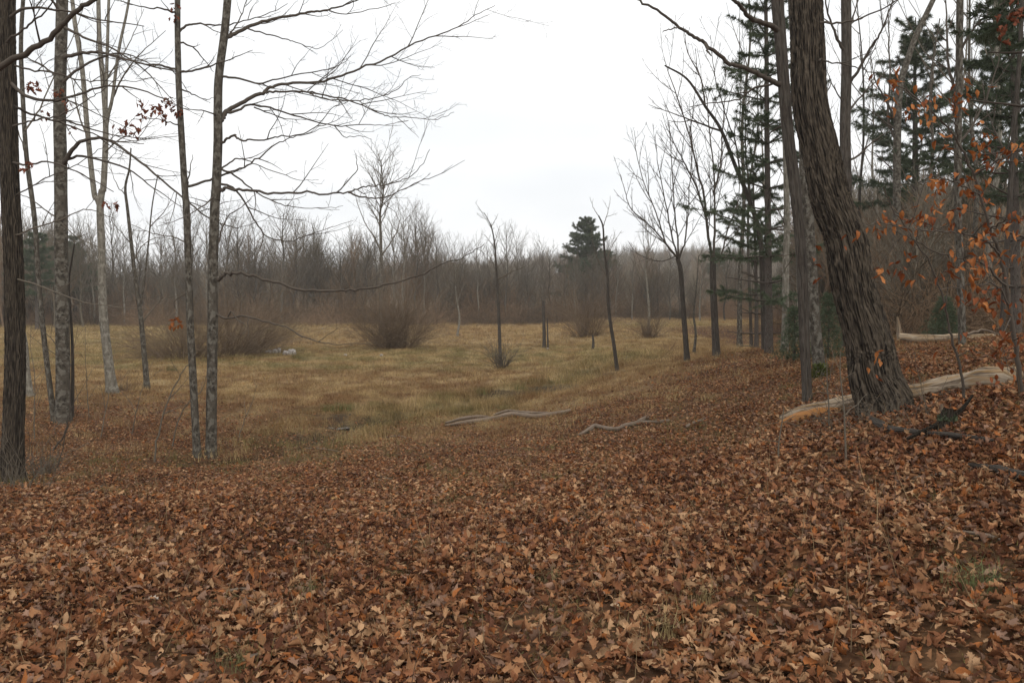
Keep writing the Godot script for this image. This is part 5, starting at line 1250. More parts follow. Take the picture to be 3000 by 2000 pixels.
func build_fallen_wood() -> void:
	var o := thing("broken_log", "barkless pale fallen log with a splintered orange end, under the leaning trunk", "log", Vector3(3.335, 0.026, -10.300))
	put(log_mesh([Vector3(3.432, 0.106, -10.350), Vector3(3.617, 0.207, -10.100), Vector3(3.840, 0.305, -9.850), Vector3(4.047, 0.404, -9.600), Vector3(4.238, 0.500, -9.350)], [0.07, 0.10, 0.105, 0.11, 0.11], 26, o.position, 0.04), "log_body", mats.bare_log, o)
	put(log_mesh([Vector3(4.117, 0.476, -9.300), Vector3(4.375, 0.558, -9.020), Vector3(4.609, 0.656, -8.740), Vector3(4.729, 0.731, -8.460), Vector3(4.745, 0.795, -8.180), Vector3(4.834, 0.831, -7.900)], [0.10, 0.11, 0.12, 0.135, 0.15, 0.145], 26, o.position, 0.04), "log_body", mats.bare_log, o)
	put(log_mesh([Vector3(3.287, 0.030, -10.200), Vector3(3.488, 0.130, -10.033), Vector3(3.691, 0.213, -9.867), Vector3(3.886, 0.273, -9.700)], [0.03, 0.075, 0.085, 0.05], 10, o.position + Vector3(0, -0.01, -0.03), 0.04), "splintered_wood", mats.broken_wood, o)
	put(log_mesh([Vector3(3.292, 0.016, -10.150), Vector3(3.486, 0.101, -9.875), Vector3(3.694, 0.209, -9.600)], [0.02, 0.045, 0.03], 8, o.position, 0.04), "splintered_bark", mats.dark_bark, o)
	o = thing("far_log", "fallen log lying farther back in the wood on the right", "log", Vector3(7.963, 0.743, -16.650))
	put(log_mesh([Vector3(7.784, 0.869, -16.500), Vector3(8.113, 0.846, -16.250), Vector3(8.665, 0.874, -16.000), Vector3(9.113, 0.885, -15.750), Vector3(9.311, 0.930, -15.500)], [0.07, 0.085, 0.08, 0.09, 0.09], 10, o.position, 0.03), "log_body", mats.bare_log, o)
	put(log_mesh([Vector3(7.844, 0.734, -16.400), Vector3(8.177, 0.728, -16.200), Vector3(8.583, 0.772, -16.000)], [0.05, 0.06, 0.05], 8, o.position, 0.03), "log_body", mats.dark_bark, o)
	o = thing("grey_limb_pile", "bleached bent limb lying across the far log", "branch", Vector3(8.781, 0.836, -15.750))
	limb(o, [Vector3(8.407, 0.975, -15.200), Vector3(8.672, 1.058, -15.133), Vector3(8.834, 1.012, -15.067), Vector3(8.915, 0.983, -15.000)], 0.03, 0.012, [], mats.dead_wood, "branch")
	limb(o, [Vector3(8.840, 1.007, -15.200), Vector3(8.827, 1.091, -15.100), Vector3(8.736, 1.126, -15.000)], 0.015, 0.008, [], mats.dead_wood, "branch")
	o = thing("far_stub", "pale splintered stub beside the far log", "stump", Vector3(7.816, 0.725, -16.600))
	put(log_mesh([Vector3(8.021, 0.775, -17.000), Vector3(7.997, 1.018, -17.000), Vector3(7.956, 1.260, -17.000)], [0.06, 0.05, 0.02], 8, o.position, 0.02), "stump", mats.bare_log, o)
	o = thing("field_branch", "long pale bent branch lying on the leaves before the stream", "branch", Vector3(-0.159, -1.088, -18.650))
	put(log_mesh([Vector3(-1.420, -1.122, -17.550), Vector3(-1.004, -1.111, -17.900), Vector3(-0.633, -1.103, -18.200), Vector3(-0.350, -1.099, -18.550), Vector3(-0.022, -1.093, -19.000), Vector3(0.241, -1.040, -18.500), Vector3(0.495, -1.016, -18.200), Vector3(0.818, -0.984, -18.200), Vector3(1.075, -0.944, -18.200), Vector3(1.297, -0.894, -18.150)], [0.03, 0.055, 0.06, 0.06, 0.06, 0.06, 0.055, 0.055, 0.05, 0.05], 9, o.position + Vector3(0, -0.05, 0), 0.02), "limb", mats.dead_wood, o)
	put(log_mesh([Vector3(-1.428, -1.119, -17.650), Vector3(-1.146, -1.109, -18.150), Vector3(-0.810, -1.118, -18.550), Vector3(-0.547, -1.113, -18.550)], [0.025, 0.04, 0.045, 0.03], 8, o.position + Vector3(0, -0.09, 0), 0.02), "limb", mats.dead_wood, o)
	put(log_mesh([Vector3(-0.425, -1.127, -19.000), Vector3(-0.161, -1.131, -19.650), Vector3(-0.022, -1.120, -19.650), Vector3(0.375, -1.030, -18.650), Vector3(0.794, -0.988, -18.400)], [0.025, 0.03, 0.03, 0.03, 0.02], 7, o.position + Vector3(0, -0.08, 0), 0.02), "limb", mats.dead_wood, o)
	o = thing("crooked_branch", "crooked pale branch on the leaves right of the long bent one", "branch", Vector3(1.704, -0.676, -14.300))
	put(log_mesh([Vector3(1.205, -0.833, -14.550), Vector3(1.412, -0.811, -14.950), Vector3(1.549, -0.790, -15.300), Vector3(1.644, -0.736, -14.750), Vector3(1.744, -0.614, -13.800), Vector3(1.955, -0.590, -14.050), Vector3(2.119, -0.557, -14.050), Vector3(2.270, -0.542, -14.350), Vector3(2.410, -0.520, -14.550)], [0.03, 0.05, 0.04, 0.04, 0.04, 0.045, 0.04, 0.04, 0.04], 8, o.position + Vector3(0, -0.05, 0), 0.02), "limb", mats.dead_wood, o)
	put(log_mesh([Vector3(2.201, -0.549, -14.200), Vector3(2.394, -0.505, -14.000), Vector3(2.643, -0.447, -13.750)], [0.03, 0.03, 0.025], 7, o.position + Vector3(0, -0.03, 0), 0.02), "limb", mats.dead_wood, o)
	o = thing("short_branch", "short pale branch piece on the leaves left of the leaning trunk", "branch", Vector3(2.728, -0.246, -12.100))
	put(log_mesh([Vector3(2.563, -0.285, -12.000), Vector3(2.720, -0.263, -12.250), Vector3(2.913, -0.211, -12.300)], [0.03, 0.03, 0.02], 7, o.position + Vector3(0, -0.03, 0), 0.02), "limb", mats.dead_wood, o)
	o = thing("leaf_buried_branch", "half buried pale branch on the leaves in front of the crooked one", "branch", Vector3(1.002, -0.590, -10.800))
	put(log_mesh([Vector3(0.890, -0.609, -10.800), Vector3(1.019, -0.582, -10.750), Vector3(1.130, -0.576, -10.900), Vector3(1.292, -0.531, -10.800)], [0.015, 0.02, 0.025, 0.012], 7, o.position + Vector3(0, -0.02, 0), 0.02), "limb", mats.dead_wood, o)
	o = thing("foot_branch", "long dark branch lying on leaves right of the leaning trunk's foot", "branch", Vector3(3.478, 0.430, -6.850))
	put(log_mesh([Vector3(3.614, 0.352, -8.200), Vector3(3.528, 0.358, -7.850), Vector3(3.467, 0.368, -7.500), Vector3(3.482, 0.399, -7.200), Vector3(3.485, 0.428, -6.900), Vector3(3.518, 0.470, -6.550), Vector3(3.559, 0.513, -6.050)], [0.03, 0.035, 0.035, 0.032, 0.03, 0.025, 0.015], 8, o.position + Vector3(0, -0.055, 0), 0.015), "limb", mats.dark_bark, o)
	o = thing("mossy_stump", "rotten dark stump with green moss among the leaves on the right", "stump", Vector3(3.648, 0.493, -6.900))
	var b := o.position
	put(trunk_mesh([b + Vector3(0, -0.05, 0), b + Vector3(0.01, 0.05, 0), b + Vector3(0.02, 0.13, 0), b + Vector3(0.03, 0.2, 0)], 0.075, 0.04, 18, 5, b, 0.6, 0.3), "stump", mats.furrowed, o)
	put(log_mesh([b + Vector3(0.05, 0.12, 0), b + Vector3(0.16, 0.2, -0.02), b + Vector3(0.25, 0.31, -0.03)], [0.025, 0.018, 0.010], 7, b, 0.01), "root", mats.furrowed, o)
	put(log_mesh([b + Vector3(-0.05, 0.06, 0), b + Vector3(-0.2, 0.02, 0.05), b + Vector3(-0.36, -0.04, 0.1)], [0.028, 0.02, 0.010], 7, b, 0.01), "root", mats.furrowed, o)
	var ms := MB.new()
	for i in 220:
		var a := rng.randf() * TAU
		var rr := rng.randf() * 0.08
		var p := Vector3(cos(a) * rr + 0.01, 0.17 - rr * 0.9, sin(a) * rr)
		ms.tri(p, p + Vector3(rng.randfn() * 0.015, 0.03, rng.randfn() * 0.015 + 0.01), p + Vector3(0.02, 0, 0.005))
	put(ms, "moss", mats.needle, o).set_meta("kind", "stuff")
	o = thing("white_stub", "small white pointed wood stub left of the mossy stump", "stump", Vector3(3.893, 0.534, -7.400))
	put(log_mesh([o.position + Vector3(0, -0.03, 0), o.position + Vector3(0, 0.05, 0), o.position + Vector3(-0.008, 0.13, 0)], [0.025, 0.022, 0.008], 8, o.position, 0.004), "stump", mats.bare_log, o)
	o = thing("right_edge_log", "dark log half under leaves at the right edge of the foreground", "log", Vector3(3.182, 0.421, -5.100))
	put(log_mesh([Vector3(3.203, 0.405, -5.700), Vector3(3.238, 0.430, -5.400), Vector3(3.245, 0.437, -5.050), Vector3(3.258, 0.435, -4.750)], [0.02, 0.035, 0.05, 0.06], 9, o.position + Vector3(0, -0.05, 0), 0.02), "log_body", mats.dark_bark, o)
	# sticks among the leaves of the foreground
	var sticks := [[[Vector3(2.681, 0.218, -5.950), Vector3(2.846, 0.271, -5.900), Vector3(2.983, 0.323, -5.800), Vector3(3.176, 0.399, -5.650)], "long thin grey stick pointing at the dark log on the right"], [[Vector3(2.164, 0.128, -3.000), Vector3(2.172, 0.122, -2.900), Vector3(2.200, 0.121, -2.850)], ""], [[Vector3(-1.486, -0.101, -2.800), Vector3(-1.425, -0.101, -2.800), Vector3(-1.333, -0.100, -2.800)], ""], [[Vector3(-0.196, -0.266, -6.100), Vector3(-0.086, -0.263, -6.150), Vector3(0.032, -0.248, -6.050)], "short grey and white stick lying in the middle foreground"], [[Vector3(-1.930, -0.760, -11.100), Vector3(-1.689, -0.748, -10.700), Vector3(-1.572, -0.753, -10.600)], "short pale stick lying below the stream's near bank"], [[Vector3(-4.030, -1.299, -15.900), Vector3(-3.529, -1.188, -15.200), Vector3(-3.085, -1.147, -14.700)], "thin twig lying behind the leaf slope near the stream"], [[Vector3(-2.508, -1.134, -16.200), Vector3(-2.271, -1.135, -16.350), Vector3(-1.885, -1.051, -15.400)], "thin dark twig left of the long bent branch"], [[Vector3(-1.868, -0.324, -5.650), Vector3(-1.759, -0.308, -5.450), Vector3(-1.716, -0.315, -5.550)], ""], [[Vector3(2.546, 0.261, -4.600), Vector3(2.607, 0.279, -4.450), Vector3(2.624, 0.282, -4.350)], "grey twig lying upslope of the green grass tuft"], [[Vector3(-4.889, -0.613, -9.100), Vector3(-4.899, -0.650, -9.400), Vector3(-5.750, -1.029, -11.450)], "dead stick near the brush clump at the wood edge"], [[Vector3(-1.815, -0.281, -5.150), Vector3(-1.721, -0.283, -5.200), Vector3(-1.574, -0.261, -5.050)], "curved pale stick left of the foreground grass"], [[Vector3(-1.297, -0.174, -3.900), Vector3(-1.281, -0.178, -3.950), Vector3(-1.260, -0.183, -4.000)], "short pale stick at the bottom of the slope of leaves"]]
	for s in sticks:
		if s[1] == "":
			continue
		o = thing("stick", s[1], "stick", s[0][0])
		put(log_mesh(s[0], [0.008, 0.013, 0.007], 6, o.position + Vector3(0, -0.035, 0), 0.004), "stick_body", mats.dead_wood, o)


# ---------------------------------------------------------------- the copper leaved beech

func build_beech() -> void:
	var lv := [lvl(3.0, 0.2, 42, 0.0, 0.4, 4, 3, 0.02, 0.12, 0.006, 0.002, 0.3, 0.3), lvl(4.0, 0.2, 45, 0.0, 0.3, 3, 3, 0.02, 0.14, 0.003, 0.0014, 0.2, 0.35)]
	var o := thing("beech_sapling", "young beech on the right holding clusters of copper orange leaves", "tree", Vector3(4.421, 0.756, -7.100))
	limb(o, [Vector3(4.487, 0.722, -7.200), Vector3(4.423, 1.031, -7.173), Vector3(4.338, 1.404, -7.145), Vector3(4.264, 1.713, -7.118), Vector3(4.198, 1.973, -7.091), Vector3(4.099, 2.157, -7.064), Vector3(4.031, 2.313, -7.036), Vector3(3.887, 2.693, -7.009), Vector3(3.752, 2.905, -6.982), Vector3(3.606, 3.076, -6.955), Vector3(3.370, 3.271, -6.927), Vector3(3.178, 3.377, -6.900)], 0.024, 0.005, lv, mats.limb, "trunk", 5, 0.004, 0.35)
	limb(o, [Vector3(4.145, 1.961, -7.000), Vector3(4.019, 2.051, -6.914), Vector3(3.837, 2.124, -6.829), Vector3(3.618, 2.152, -6.743), Vector3(3.372, 2.159, -6.657), Vector3(3.139, 2.166, -6.571), Vector3(2.892, 2.206, -6.486), Vector3(2.736, 2.188, -6.400)], 0.010, 0.003, lv, mats.limb)
	limb(o, [Vector3(4.252, 1.731, -7.100), Vector3(3.996, 1.895, -7.000), Vector3(3.737, 1.945, -6.900), Vector3(3.539, 1.979, -6.800), Vector3(3.287, 2.072, -6.700), Vector3(3.119, 2.120, -6.600)], 0.011, 0.003, lv, mats.limb)
	limb(o, [Vector3(4.280, 1.563, -7.100), Vector3(4.082, 1.728, -6.950), Vector3(3.875, 1.736, -6.800), Vector3(3.608, 1.712, -6.650), Vector3(3.373, 1.689, -6.500)], 0.009, 0.003, lv, mats.limb)
	limb(o, [Vector3(3.901, 2.662, -7.000), Vector3(3.966, 2.729, -6.833), Vector3(4.048, 2.784, -6.667), Vector3(4.125, 2.822, -6.500)], 0.010, 0.003, lv, mats.limb)
	limb(o, [Vector3(3.961, 2.480, -7.000), Vector3(3.684, 2.571, -6.867), Vector3(3.436, 2.587, -6.733), Vector3(3.265, 2.533, -6.600)], 0.008, 0.003, lv, mats.limb)
	limb(o, [Vector3(4.042, 2.206, -7.000), Vector3(4.049, 2.260, -6.800), Vector3(4.075, 2.258, -6.600), Vector3(4.112, 2.271, -6.400)], 0.009, 0.003, lv, mats.limb)
	limb(o, [Vector3(4.334, 1.263, -7.100), Vector3(4.221, 1.313, -6.800), Vector3(4.137, 1.360, -6.500)], 0.008, 0.003, lv, mats.limb)
	limb(o, [Vector3(4.298, 1.451, -7.100), Vector3(4.123, 1.234, -6.933), Vector3(4.064, 1.099, -6.767), Vector3(4.036, 1.041, -6.600)], 0.006, 0.003, lv, mats.limb)
	limb(o, [Vector3(3.766, 2.898, -7.000), Vector3(3.653, 3.068, -6.867), Vector3(3.582, 3.179, -6.733), Vector3(3.574, 3.232, -6.600)], 0.007, 0.003, lv, mats.limb)
	var spots := [Vector3(3.421, 3.263, -6.800), Vector3(3.360, 3.201, -6.800), Vector3(3.299, 3.158, -6.800), Vector3(3.425, 3.079, -6.800), Vector3(3.606, 3.299, -6.800), Vector3(3.682, 3.250, -6.800), Vector3(3.729, 3.312, -6.800), Vector3(3.609, 3.177, -6.800), Vector3(3.851, 2.956, -6.800), Vector3(3.835, 2.882, -6.800), Vector3(3.777, 2.944, -6.800), Vector3(3.818, 2.808, -6.800), Vector3(3.893, 2.783, -6.800), Vector3(3.956, 2.759, -6.800), Vector3(4.030, 2.796, -6.800), Vector3(4.128, 2.857, -6.800), Vector3(3.555, 2.870, -6.800), Vector3(3.463, 2.586, -6.800), Vector3(3.413, 2.574, -6.800), Vector3(3.513, 2.555, -6.800), Vector3(3.625, 2.574, -6.800), Vector3(3.713, 2.561, -6.800), Vector3(3.763, 2.549, -6.800), Vector3(3.841, 2.425, -6.800), Vector3(3.904, 2.400, -6.800), Vector3(3.445, 2.313, -6.800), Vector3(3.519, 2.351, -6.800), Vector3(3.208, 2.264, -6.800), Vector3(3.072, 2.226, -6.800), Vector3(2.910, 2.202, -6.800), Vector3(2.973, 2.189, -6.800), Vector3(3.247, 2.214, -6.800), Vector3(3.322, 2.226, -6.800), Vector3(3.385, 2.214, -6.800), Vector3(3.644, 2.326, -6.800), Vector3(3.706, 2.338, -6.800), Vector3(4.033, 2.264, -6.800), Vector3(4.145, 2.276, -6.800), Vector3(3.872, 2.214, -6.800), Vector3(3.948, 2.202, -6.800), Vector3(3.674, 2.152, -6.800), Vector3(3.812, 2.139, -6.800), Vector3(3.887, 2.152, -6.800), Vector3(3.218, 3.189, -6.800), Vector3(3.072, 3.312, -6.800), Vector3(3.087, 3.495, -6.800)]
	var more := [Vector3(3.156, 2.261, -6.700), Vector3(3.381, 2.275, -6.700), Vector3(3.436, 2.310, -6.700), Vector3(3.605, 2.317, -6.700), Vector3(4.015, 2.247, -6.700), Vector3(4.084, 2.282, -6.700), Vector3(3.736, 2.135, -6.700), Vector3(3.699, 1.967, -6.700), Vector3(3.784, 1.953, -6.700), Vector3(3.036, 1.939, -6.700), Vector3(2.954, 1.833, -6.700), Vector3(3.094, 1.868, -6.700), Vector3(3.221, 1.889, -6.700), Vector3(3.504, 1.847, -6.700), Vector3(3.616, 1.896, -6.700), Vector3(3.673, 1.882, -6.700), Vector3(3.929, 1.798, -6.700), Vector3(4.022, 1.995, -6.700), Vector3(3.979, 2.037, -6.700), Vector3(3.833, 1.699, -6.700), Vector3(3.760, 1.798, -6.700), Vector3(3.891, 1.643, -6.700), Vector3(3.680, 1.629, -6.700), Vector3(3.737, 1.600, -6.700), Vector3(3.852, 1.530, -6.700), Vector3(4.104, 1.614, -6.700), Vector3(3.910, 1.487, -6.700), Vector3(4.043, 1.303, -6.700), Vector3(4.158, 1.261, -6.700), Vector3(4.126, 1.360, -6.700), Vector3(3.989, 1.218, -6.700), Vector3(4.075, 1.175, -6.700), Vector3(4.106, 1.104, -6.700), Vector3(3.649, 1.204, -6.700), Vector3(4.052, 1.005, -6.700), Vector3(3.666, 1.614, -6.700), Vector3(3.812, 1.939, -6.700), Vector3(3.885, 1.868, -6.700), Vector3(3.921, 1.586, -6.700)]
	var knots := []
	for c in o.get_children():
		var cv: PackedVector3Array = (c.mesh as ArrayMesh).surface_get_arrays(0)[Mesh.ARRAY_VERTEX]
		for i in range(0, cv.size(), 6):
			knots.append(cv[i])
	var stalks := MB.new()
	for p in spots + more:
		var to: Vector3 = p - o.position
		var from: Vector3 = knots[0]
		for k in knots:
			if k.distance_squared_to(to) < from.distance_squared_to(to):
				from = k
		stalks.tube(smooth([from, from.lerp(to, 0.5) + Vector3(0, 0.03, 0), to], 3, Vector3.ZERO), taper(7, 0.0032, 0.0016), 3)
	put(stalks, "twigs", mats.limb, o)
	for p in spots + more:
		hang(o, p, 4 + rng.randi() % 3, mats.hanging[rng.randi() % 3], rng.randf_range(0.65, 0.98), beech_leaf, 0.06)
	o = thing("slim_beech", "slim curving dark sapling left of the copper leaved beech", "tree", Vector3(4.174, 0.622, -7.550))
	limb(o, [Vector3(4.206, 0.592, -7.600), Vector3(4.166, 0.837, -7.582), Vector3(4.101, 1.080, -7.564), Vector3(4.044, 1.202, -7.545), Vector3(3.985, 1.402, -7.527), Vector3(3.935, 1.600, -7.509), Vector3(3.853, 1.798, -7.491), Vector3(3.781, 1.946, -7.473), Vector3(3.642, 2.117, -7.455), Vector3(3.503, 2.303, -7.436), Vector3(3.402, 2.432, -7.418), Vector3(3.312, 2.608, -7.400)], 0.015, 0.005, SPARSE, mats.limb, "trunk", 5, 0.004, 0.3)
	limb(o, [Vector3(4.121, 1.070, -7.600), Vector3(4.097, 1.147, -7.400), Vector3(4.080, 1.205, -7.200)], 0.006, 0.003, [], mats.twig)
	for c in [Vector3(3.297, 1.091, -7.300), Vector3(3.267, 1.044, -7.300), Vector3(3.492, 1.006, -7.300), Vector3(3.278, 0.920, -7.300), Vector3(3.298, 1.075, -7.300)]:
		hang(o, c, 2, mats.hanging[rng.randi() % 3], 0.8, beech_leaf)
	o = thing("leafy_twig_tree", "twig at the top right corner carrying dark withered leaves", "branch", Vector3(4.516, 4.030, -7.000))
	limb(o, [Vector3(4.516, 4.030, -7.000), Vector3(4.334, 4.058, -7.000), Vector3(4.189, 4.022, -7.000), Vector3(4.119, 3.958, -7.000)], 0.01, 0.004, SPARSE, mats.limb)
	for c in [Vector3(4.208, 4.022, -7.000), Vector3(4.245, 3.976, -7.000), Vector3(4.163, 3.940, -7.000), Vector3(4.121, 3.880, -7.000), Vector3(4.108, 3.833, -7.000), Vector3(4.225, 4.047, -7.000)]:
		hang(o, c, 3, mats.dead_leaf, 0.9, oak_leaf)


# ---------------------------------------------------------------- litter, grass

func litter_tint(p: Vector3) -> Color:
	# drifts: here more of the dark damp leaves, there more of the dry ones
	var t := clampf(rng.randf() + 0.30 * noise.get_noise_2d(p.x * 0.55, p.z * 0.55), 0.0, 1.0)
	var c: Color
	if t < 0.16:
		c = Color(0.120, 0.050, 0.028)
	elif t < 0.44:
		c = Color(0.245, 0.104, 0.050)
	elif t < 0.50:
		c = Color(0.34, 0.125, 0.042)
	elif t < 0.62:
		c = Color(0.280, 0.165, 0.112)
	elif t < 0.85:
		c = Color(0.345, 0.172, 0.084)
	else:
		c = Color(0.46, 0.275, 0.150)
	return c * rng.randf_range(0.7, 1.25)


func build_litter() -> void:
	var bands := [[1.0, 3.0, 4000], [3.0, 6.0, 52000], [6.0, 9.0, 62000], [9.0, 13.0, 82000], [13.0, 19.0, 90000], [19.0, 30.0, 50000], [30.0, 60.0, 14000]]
	var all := []
	for b in bands:
		for i in b[2]:
			var d: float = sqrt(rng.randf_range(b[0] * b[0], b[1] * b[1]))
			var x := rng.randf_range(-1.0, 1.0) * (0.80 * d + 1.6)
			if rng.randf() > pow(leafy(x, d), 1.3) * (0.97 if noise.get_noise_2d(x * 0.8, d * 0.8) < 0.22 else 0.4):
				continue
			var open := false
			for q in tuft_spots:
				if Vector2(x - q.x, d + q.z).length() < 0.09:
					open = true
			if open:
				continue
			var big := 1.0 if d < 19.0 else (1.25 if d < 30.0 else 1.7)
			var flat := 0.9 - 0.4 * ss(4, 13, d)
			var tilt := Basis.from_euler(flat * Vector3(rng.randfn() * 0.55 + 0.05, 0.0, rng.randfn() * 0.6)).rotated(Vector3.UP, rng.randf() * TAU) * Basis.from_euler(Vector3(0, 0, PI if rng.randf() < 0.4 else 0.0))
			var size := lerpf(0.36, 1.06, rng.randf()) * big * (1.0 - 0.25 * ss(5, 14, d))
			all.append([x * x + d * d, absf(x) < 0.6 * d, Transform3D(tilt.scaled(Vector3.ONE * size), Vector3(x, gh(x, d) + absf(rng.randfn()) * 0.024 + 0.012, -d))])
	all.sort_custom(func(a, b): return a[0] < b[0])
	var litter := Node3D.new()
	litter.name = "leaf_litter"
	add_child(litter)
	litter.set_meta("kind", "stuff")
	litter.set_meta("label", "fallen brown oak and maple leaves covering the wood floor")
	litter.set_meta("category", "fallen leaves")
	var places := []
	var tints := []
	for k in leaf_meshes.size():
		places.append([])
		tints.append(PackedColorArray())
	var singles := 0
	for a in all:
		var k := rng.randi() % leaf_meshes.size()
		var t: Transform3D = a[2]
		if singles < 300 and a[1] and -t.origin.z > 3.25:
			# the leaves that lie nearest are pieces of the ground one by one
			var l := MeshInstance3D.new()
			l.name = "leaf"
			l.mesh = leaf_meshes[k]
			l.material_override = mats.leaves[rng.randi() % mats.leaves.size()]
			ground_node.add_child(l, true)
			t.origin.y += 0.012
			l.transform = t
			singles += 1
			continue
		places[k].append(t)
		tints[k].append(litter_tint(t.origin))
	for k in leaf_meshes.size():
		scatter("oak_leaves" if k < 6 else ("maple_leaves" if k < 10 else "beech_leaves"), leaf_meshes[k], mats.litter, places[k], tints[k], litter)


func tuft_mesh(blades: int, h: float, spread: float, width: float, s: int) -> ArrayMesh:
	var q := RandomNumberGenerator.new()
	q.seed = s
	var mb := MB.new()
	for i in blades:
		var az := q.randf() * TAU
		var b := Vector3(q.randfn(), 0, q.randfn()) * spread * 0.5
		var bend := Vector3(cos(az), 0, sin(az)) * q.randf_range(0.2, 1.0) * h
		var m := b + bend * 0.35 + Vector3(0, h * q.randf_range(0.45, 0.7), 0)
		var t := b + bend + Vector3(0, h * q.randf_range(0.5, 1.1), 0)
		var w := Vector3(-sin(az), 0, cos(az)) * width
		var k := q.randf_range(0.65, 1.3)
		var col := Color(k, k * q.randf_range(0.93, 1.04), k * q.randf_range(0.8, 1.05))
		mb.tri(b - w, m, b + w, col)
		mb.tri(m - w * 0.5, t, m + w * 0.5, col)
	return mb.mesh()


func build_grass() -> void:
	var grass := Node3D.new()
	grass.name = "field_grass"
	add_child(grass)
	grass.set_meta("kind", "stuff")
	grass.set_meta("label", "matted tan, rust and dull green winter grass of the field")
	grass.set_meta("category", "grass")
	var kinds := [tuft_mesh(26, 0.13, 0.22, 0.004, 1), tuft_mesh(22, 0.20, 0.2, 0.0035, 2), tuft_mesh(30, 0.09, 0.3, 0.005, 3)]
	var places := [[], [], []]
	var tints := [PackedColorArray(), PackedColorArray(), PackedColorArray()]
	var bands := [[3.0, 9.0, 3000, 0.5], [9.0, 15.0, 7000, 0.7], [15.0, 26.0, 21000, 1.0], [26.0, 50.0, 26000, 1.5], [50.0, 108.0, 22000, 2.6]]
	for b in bands:
		for i in b[2]:
			var d: float = sqrt(rng.randf_range(b[0] * b[0], b[1] * b[1]))
			var x := rng.randf_range(-1.0, 1.0) * (0.78 * d + 1.6)
			var l := leafy(x, d)
			var clump := ss(0.10, 0.34, noise.get_noise_2d(x * 0.8, d * 0.8))
			if rng.randf() < l * ((0.86 if d < 9.0 else 0.78) - 0.5 * clump):
				continue
			var g := stream_gap(x, d)
			if g < 0.3 or muddy(x, d) > rng.randf_range(0.3, 1.1):
				continue
			var c := field_color(x, d) * rng.randf_range(0.7, 1.4)
			var odd := rng.randf()
			if odd < 0.12:
				c = c.lerp(Color(0.46, 0.34, 0.17), 0.6)
			elif odd < 0.20:
				c = c.lerp(Color(0.10, 0.062, 0.035), 0.65)
			if d < 15.0:
				c = Color(0.24, 0.17, 0.075).lerp(Color(0.10, 0.12, 0.035), rng.randf() * 0.8)
			c.a = 1.0
			var k := rng.randi() % 3
			var tall := 1.3 if g < 1.3 else rng.randf_range(0.35, 1.0)
			var size: float = b[3] * rng.randf_range(0.75, 1.25)
			places[k].append(Transform3D(Basis.from_euler(Vector3(rng.randfn() * 0.15, rng.randf() * TAU, rng.randfn() * 0.15)).scaled(Vector3(size, size * tall * (0.8 if d > 26.0 else 1.0), size)), on_ground(x, -d, -0.01)))
			tints[k].append(c)
	for k in 3:
		scatter("grass_tufts", kinds[k], mats.grass, places[k], tints[k], grass)
	# dry stalks and twigs that stick up from the leaves
	var stalks := []
	var st := PackedColorArray()
	var mb := MB.new()
	mb.tube(grow(Vector3.ZERO, Vector3(0.1, 1, 0), 0.3, 4, 0.0, 0.10), PackedFloat32Array([0.0022, 0.002, 0.0016, 0.0012, 0.0006]), 3)
	for k in mb.v.size():
		mb.c.append(Color.WHITE)
	for i in 3300:
		var d := rng.randf_range(3.2, 16.0) if i < 1700 else rng.randf_range(15.0, 60.0)
		var x := rng.randf_range(-1.0, 1.0) * (0.75 * d + 1.0)
		var lying := rng.randf() < 0.45
		stalks.append(Transform3D(Basis.from_euler(Vector3(rng.randfn() * (1.4 if lying else 0.25), rng.randf() * TAU, rng.randfn() * 0.3)).scaled(Vector3.ONE * rng.randf_range(0.4, 1.3) * (1.0 if d < 15.0 else 1.6)), on_ground(x, -d, 0.02)))
		st.append(Color(0.34, 0.24, 0.13).lerp(Color(0.08, 0.05, 0.035), rng.randf()))
	var o := scatter("dry_stalks", mb.mesh(), mats.grass, stalks, st, self)
	o.set_meta("label", "thin dry stalks and twigs sticking up through the fallen leaves")
	o.set_meta("category", "dry stalks")


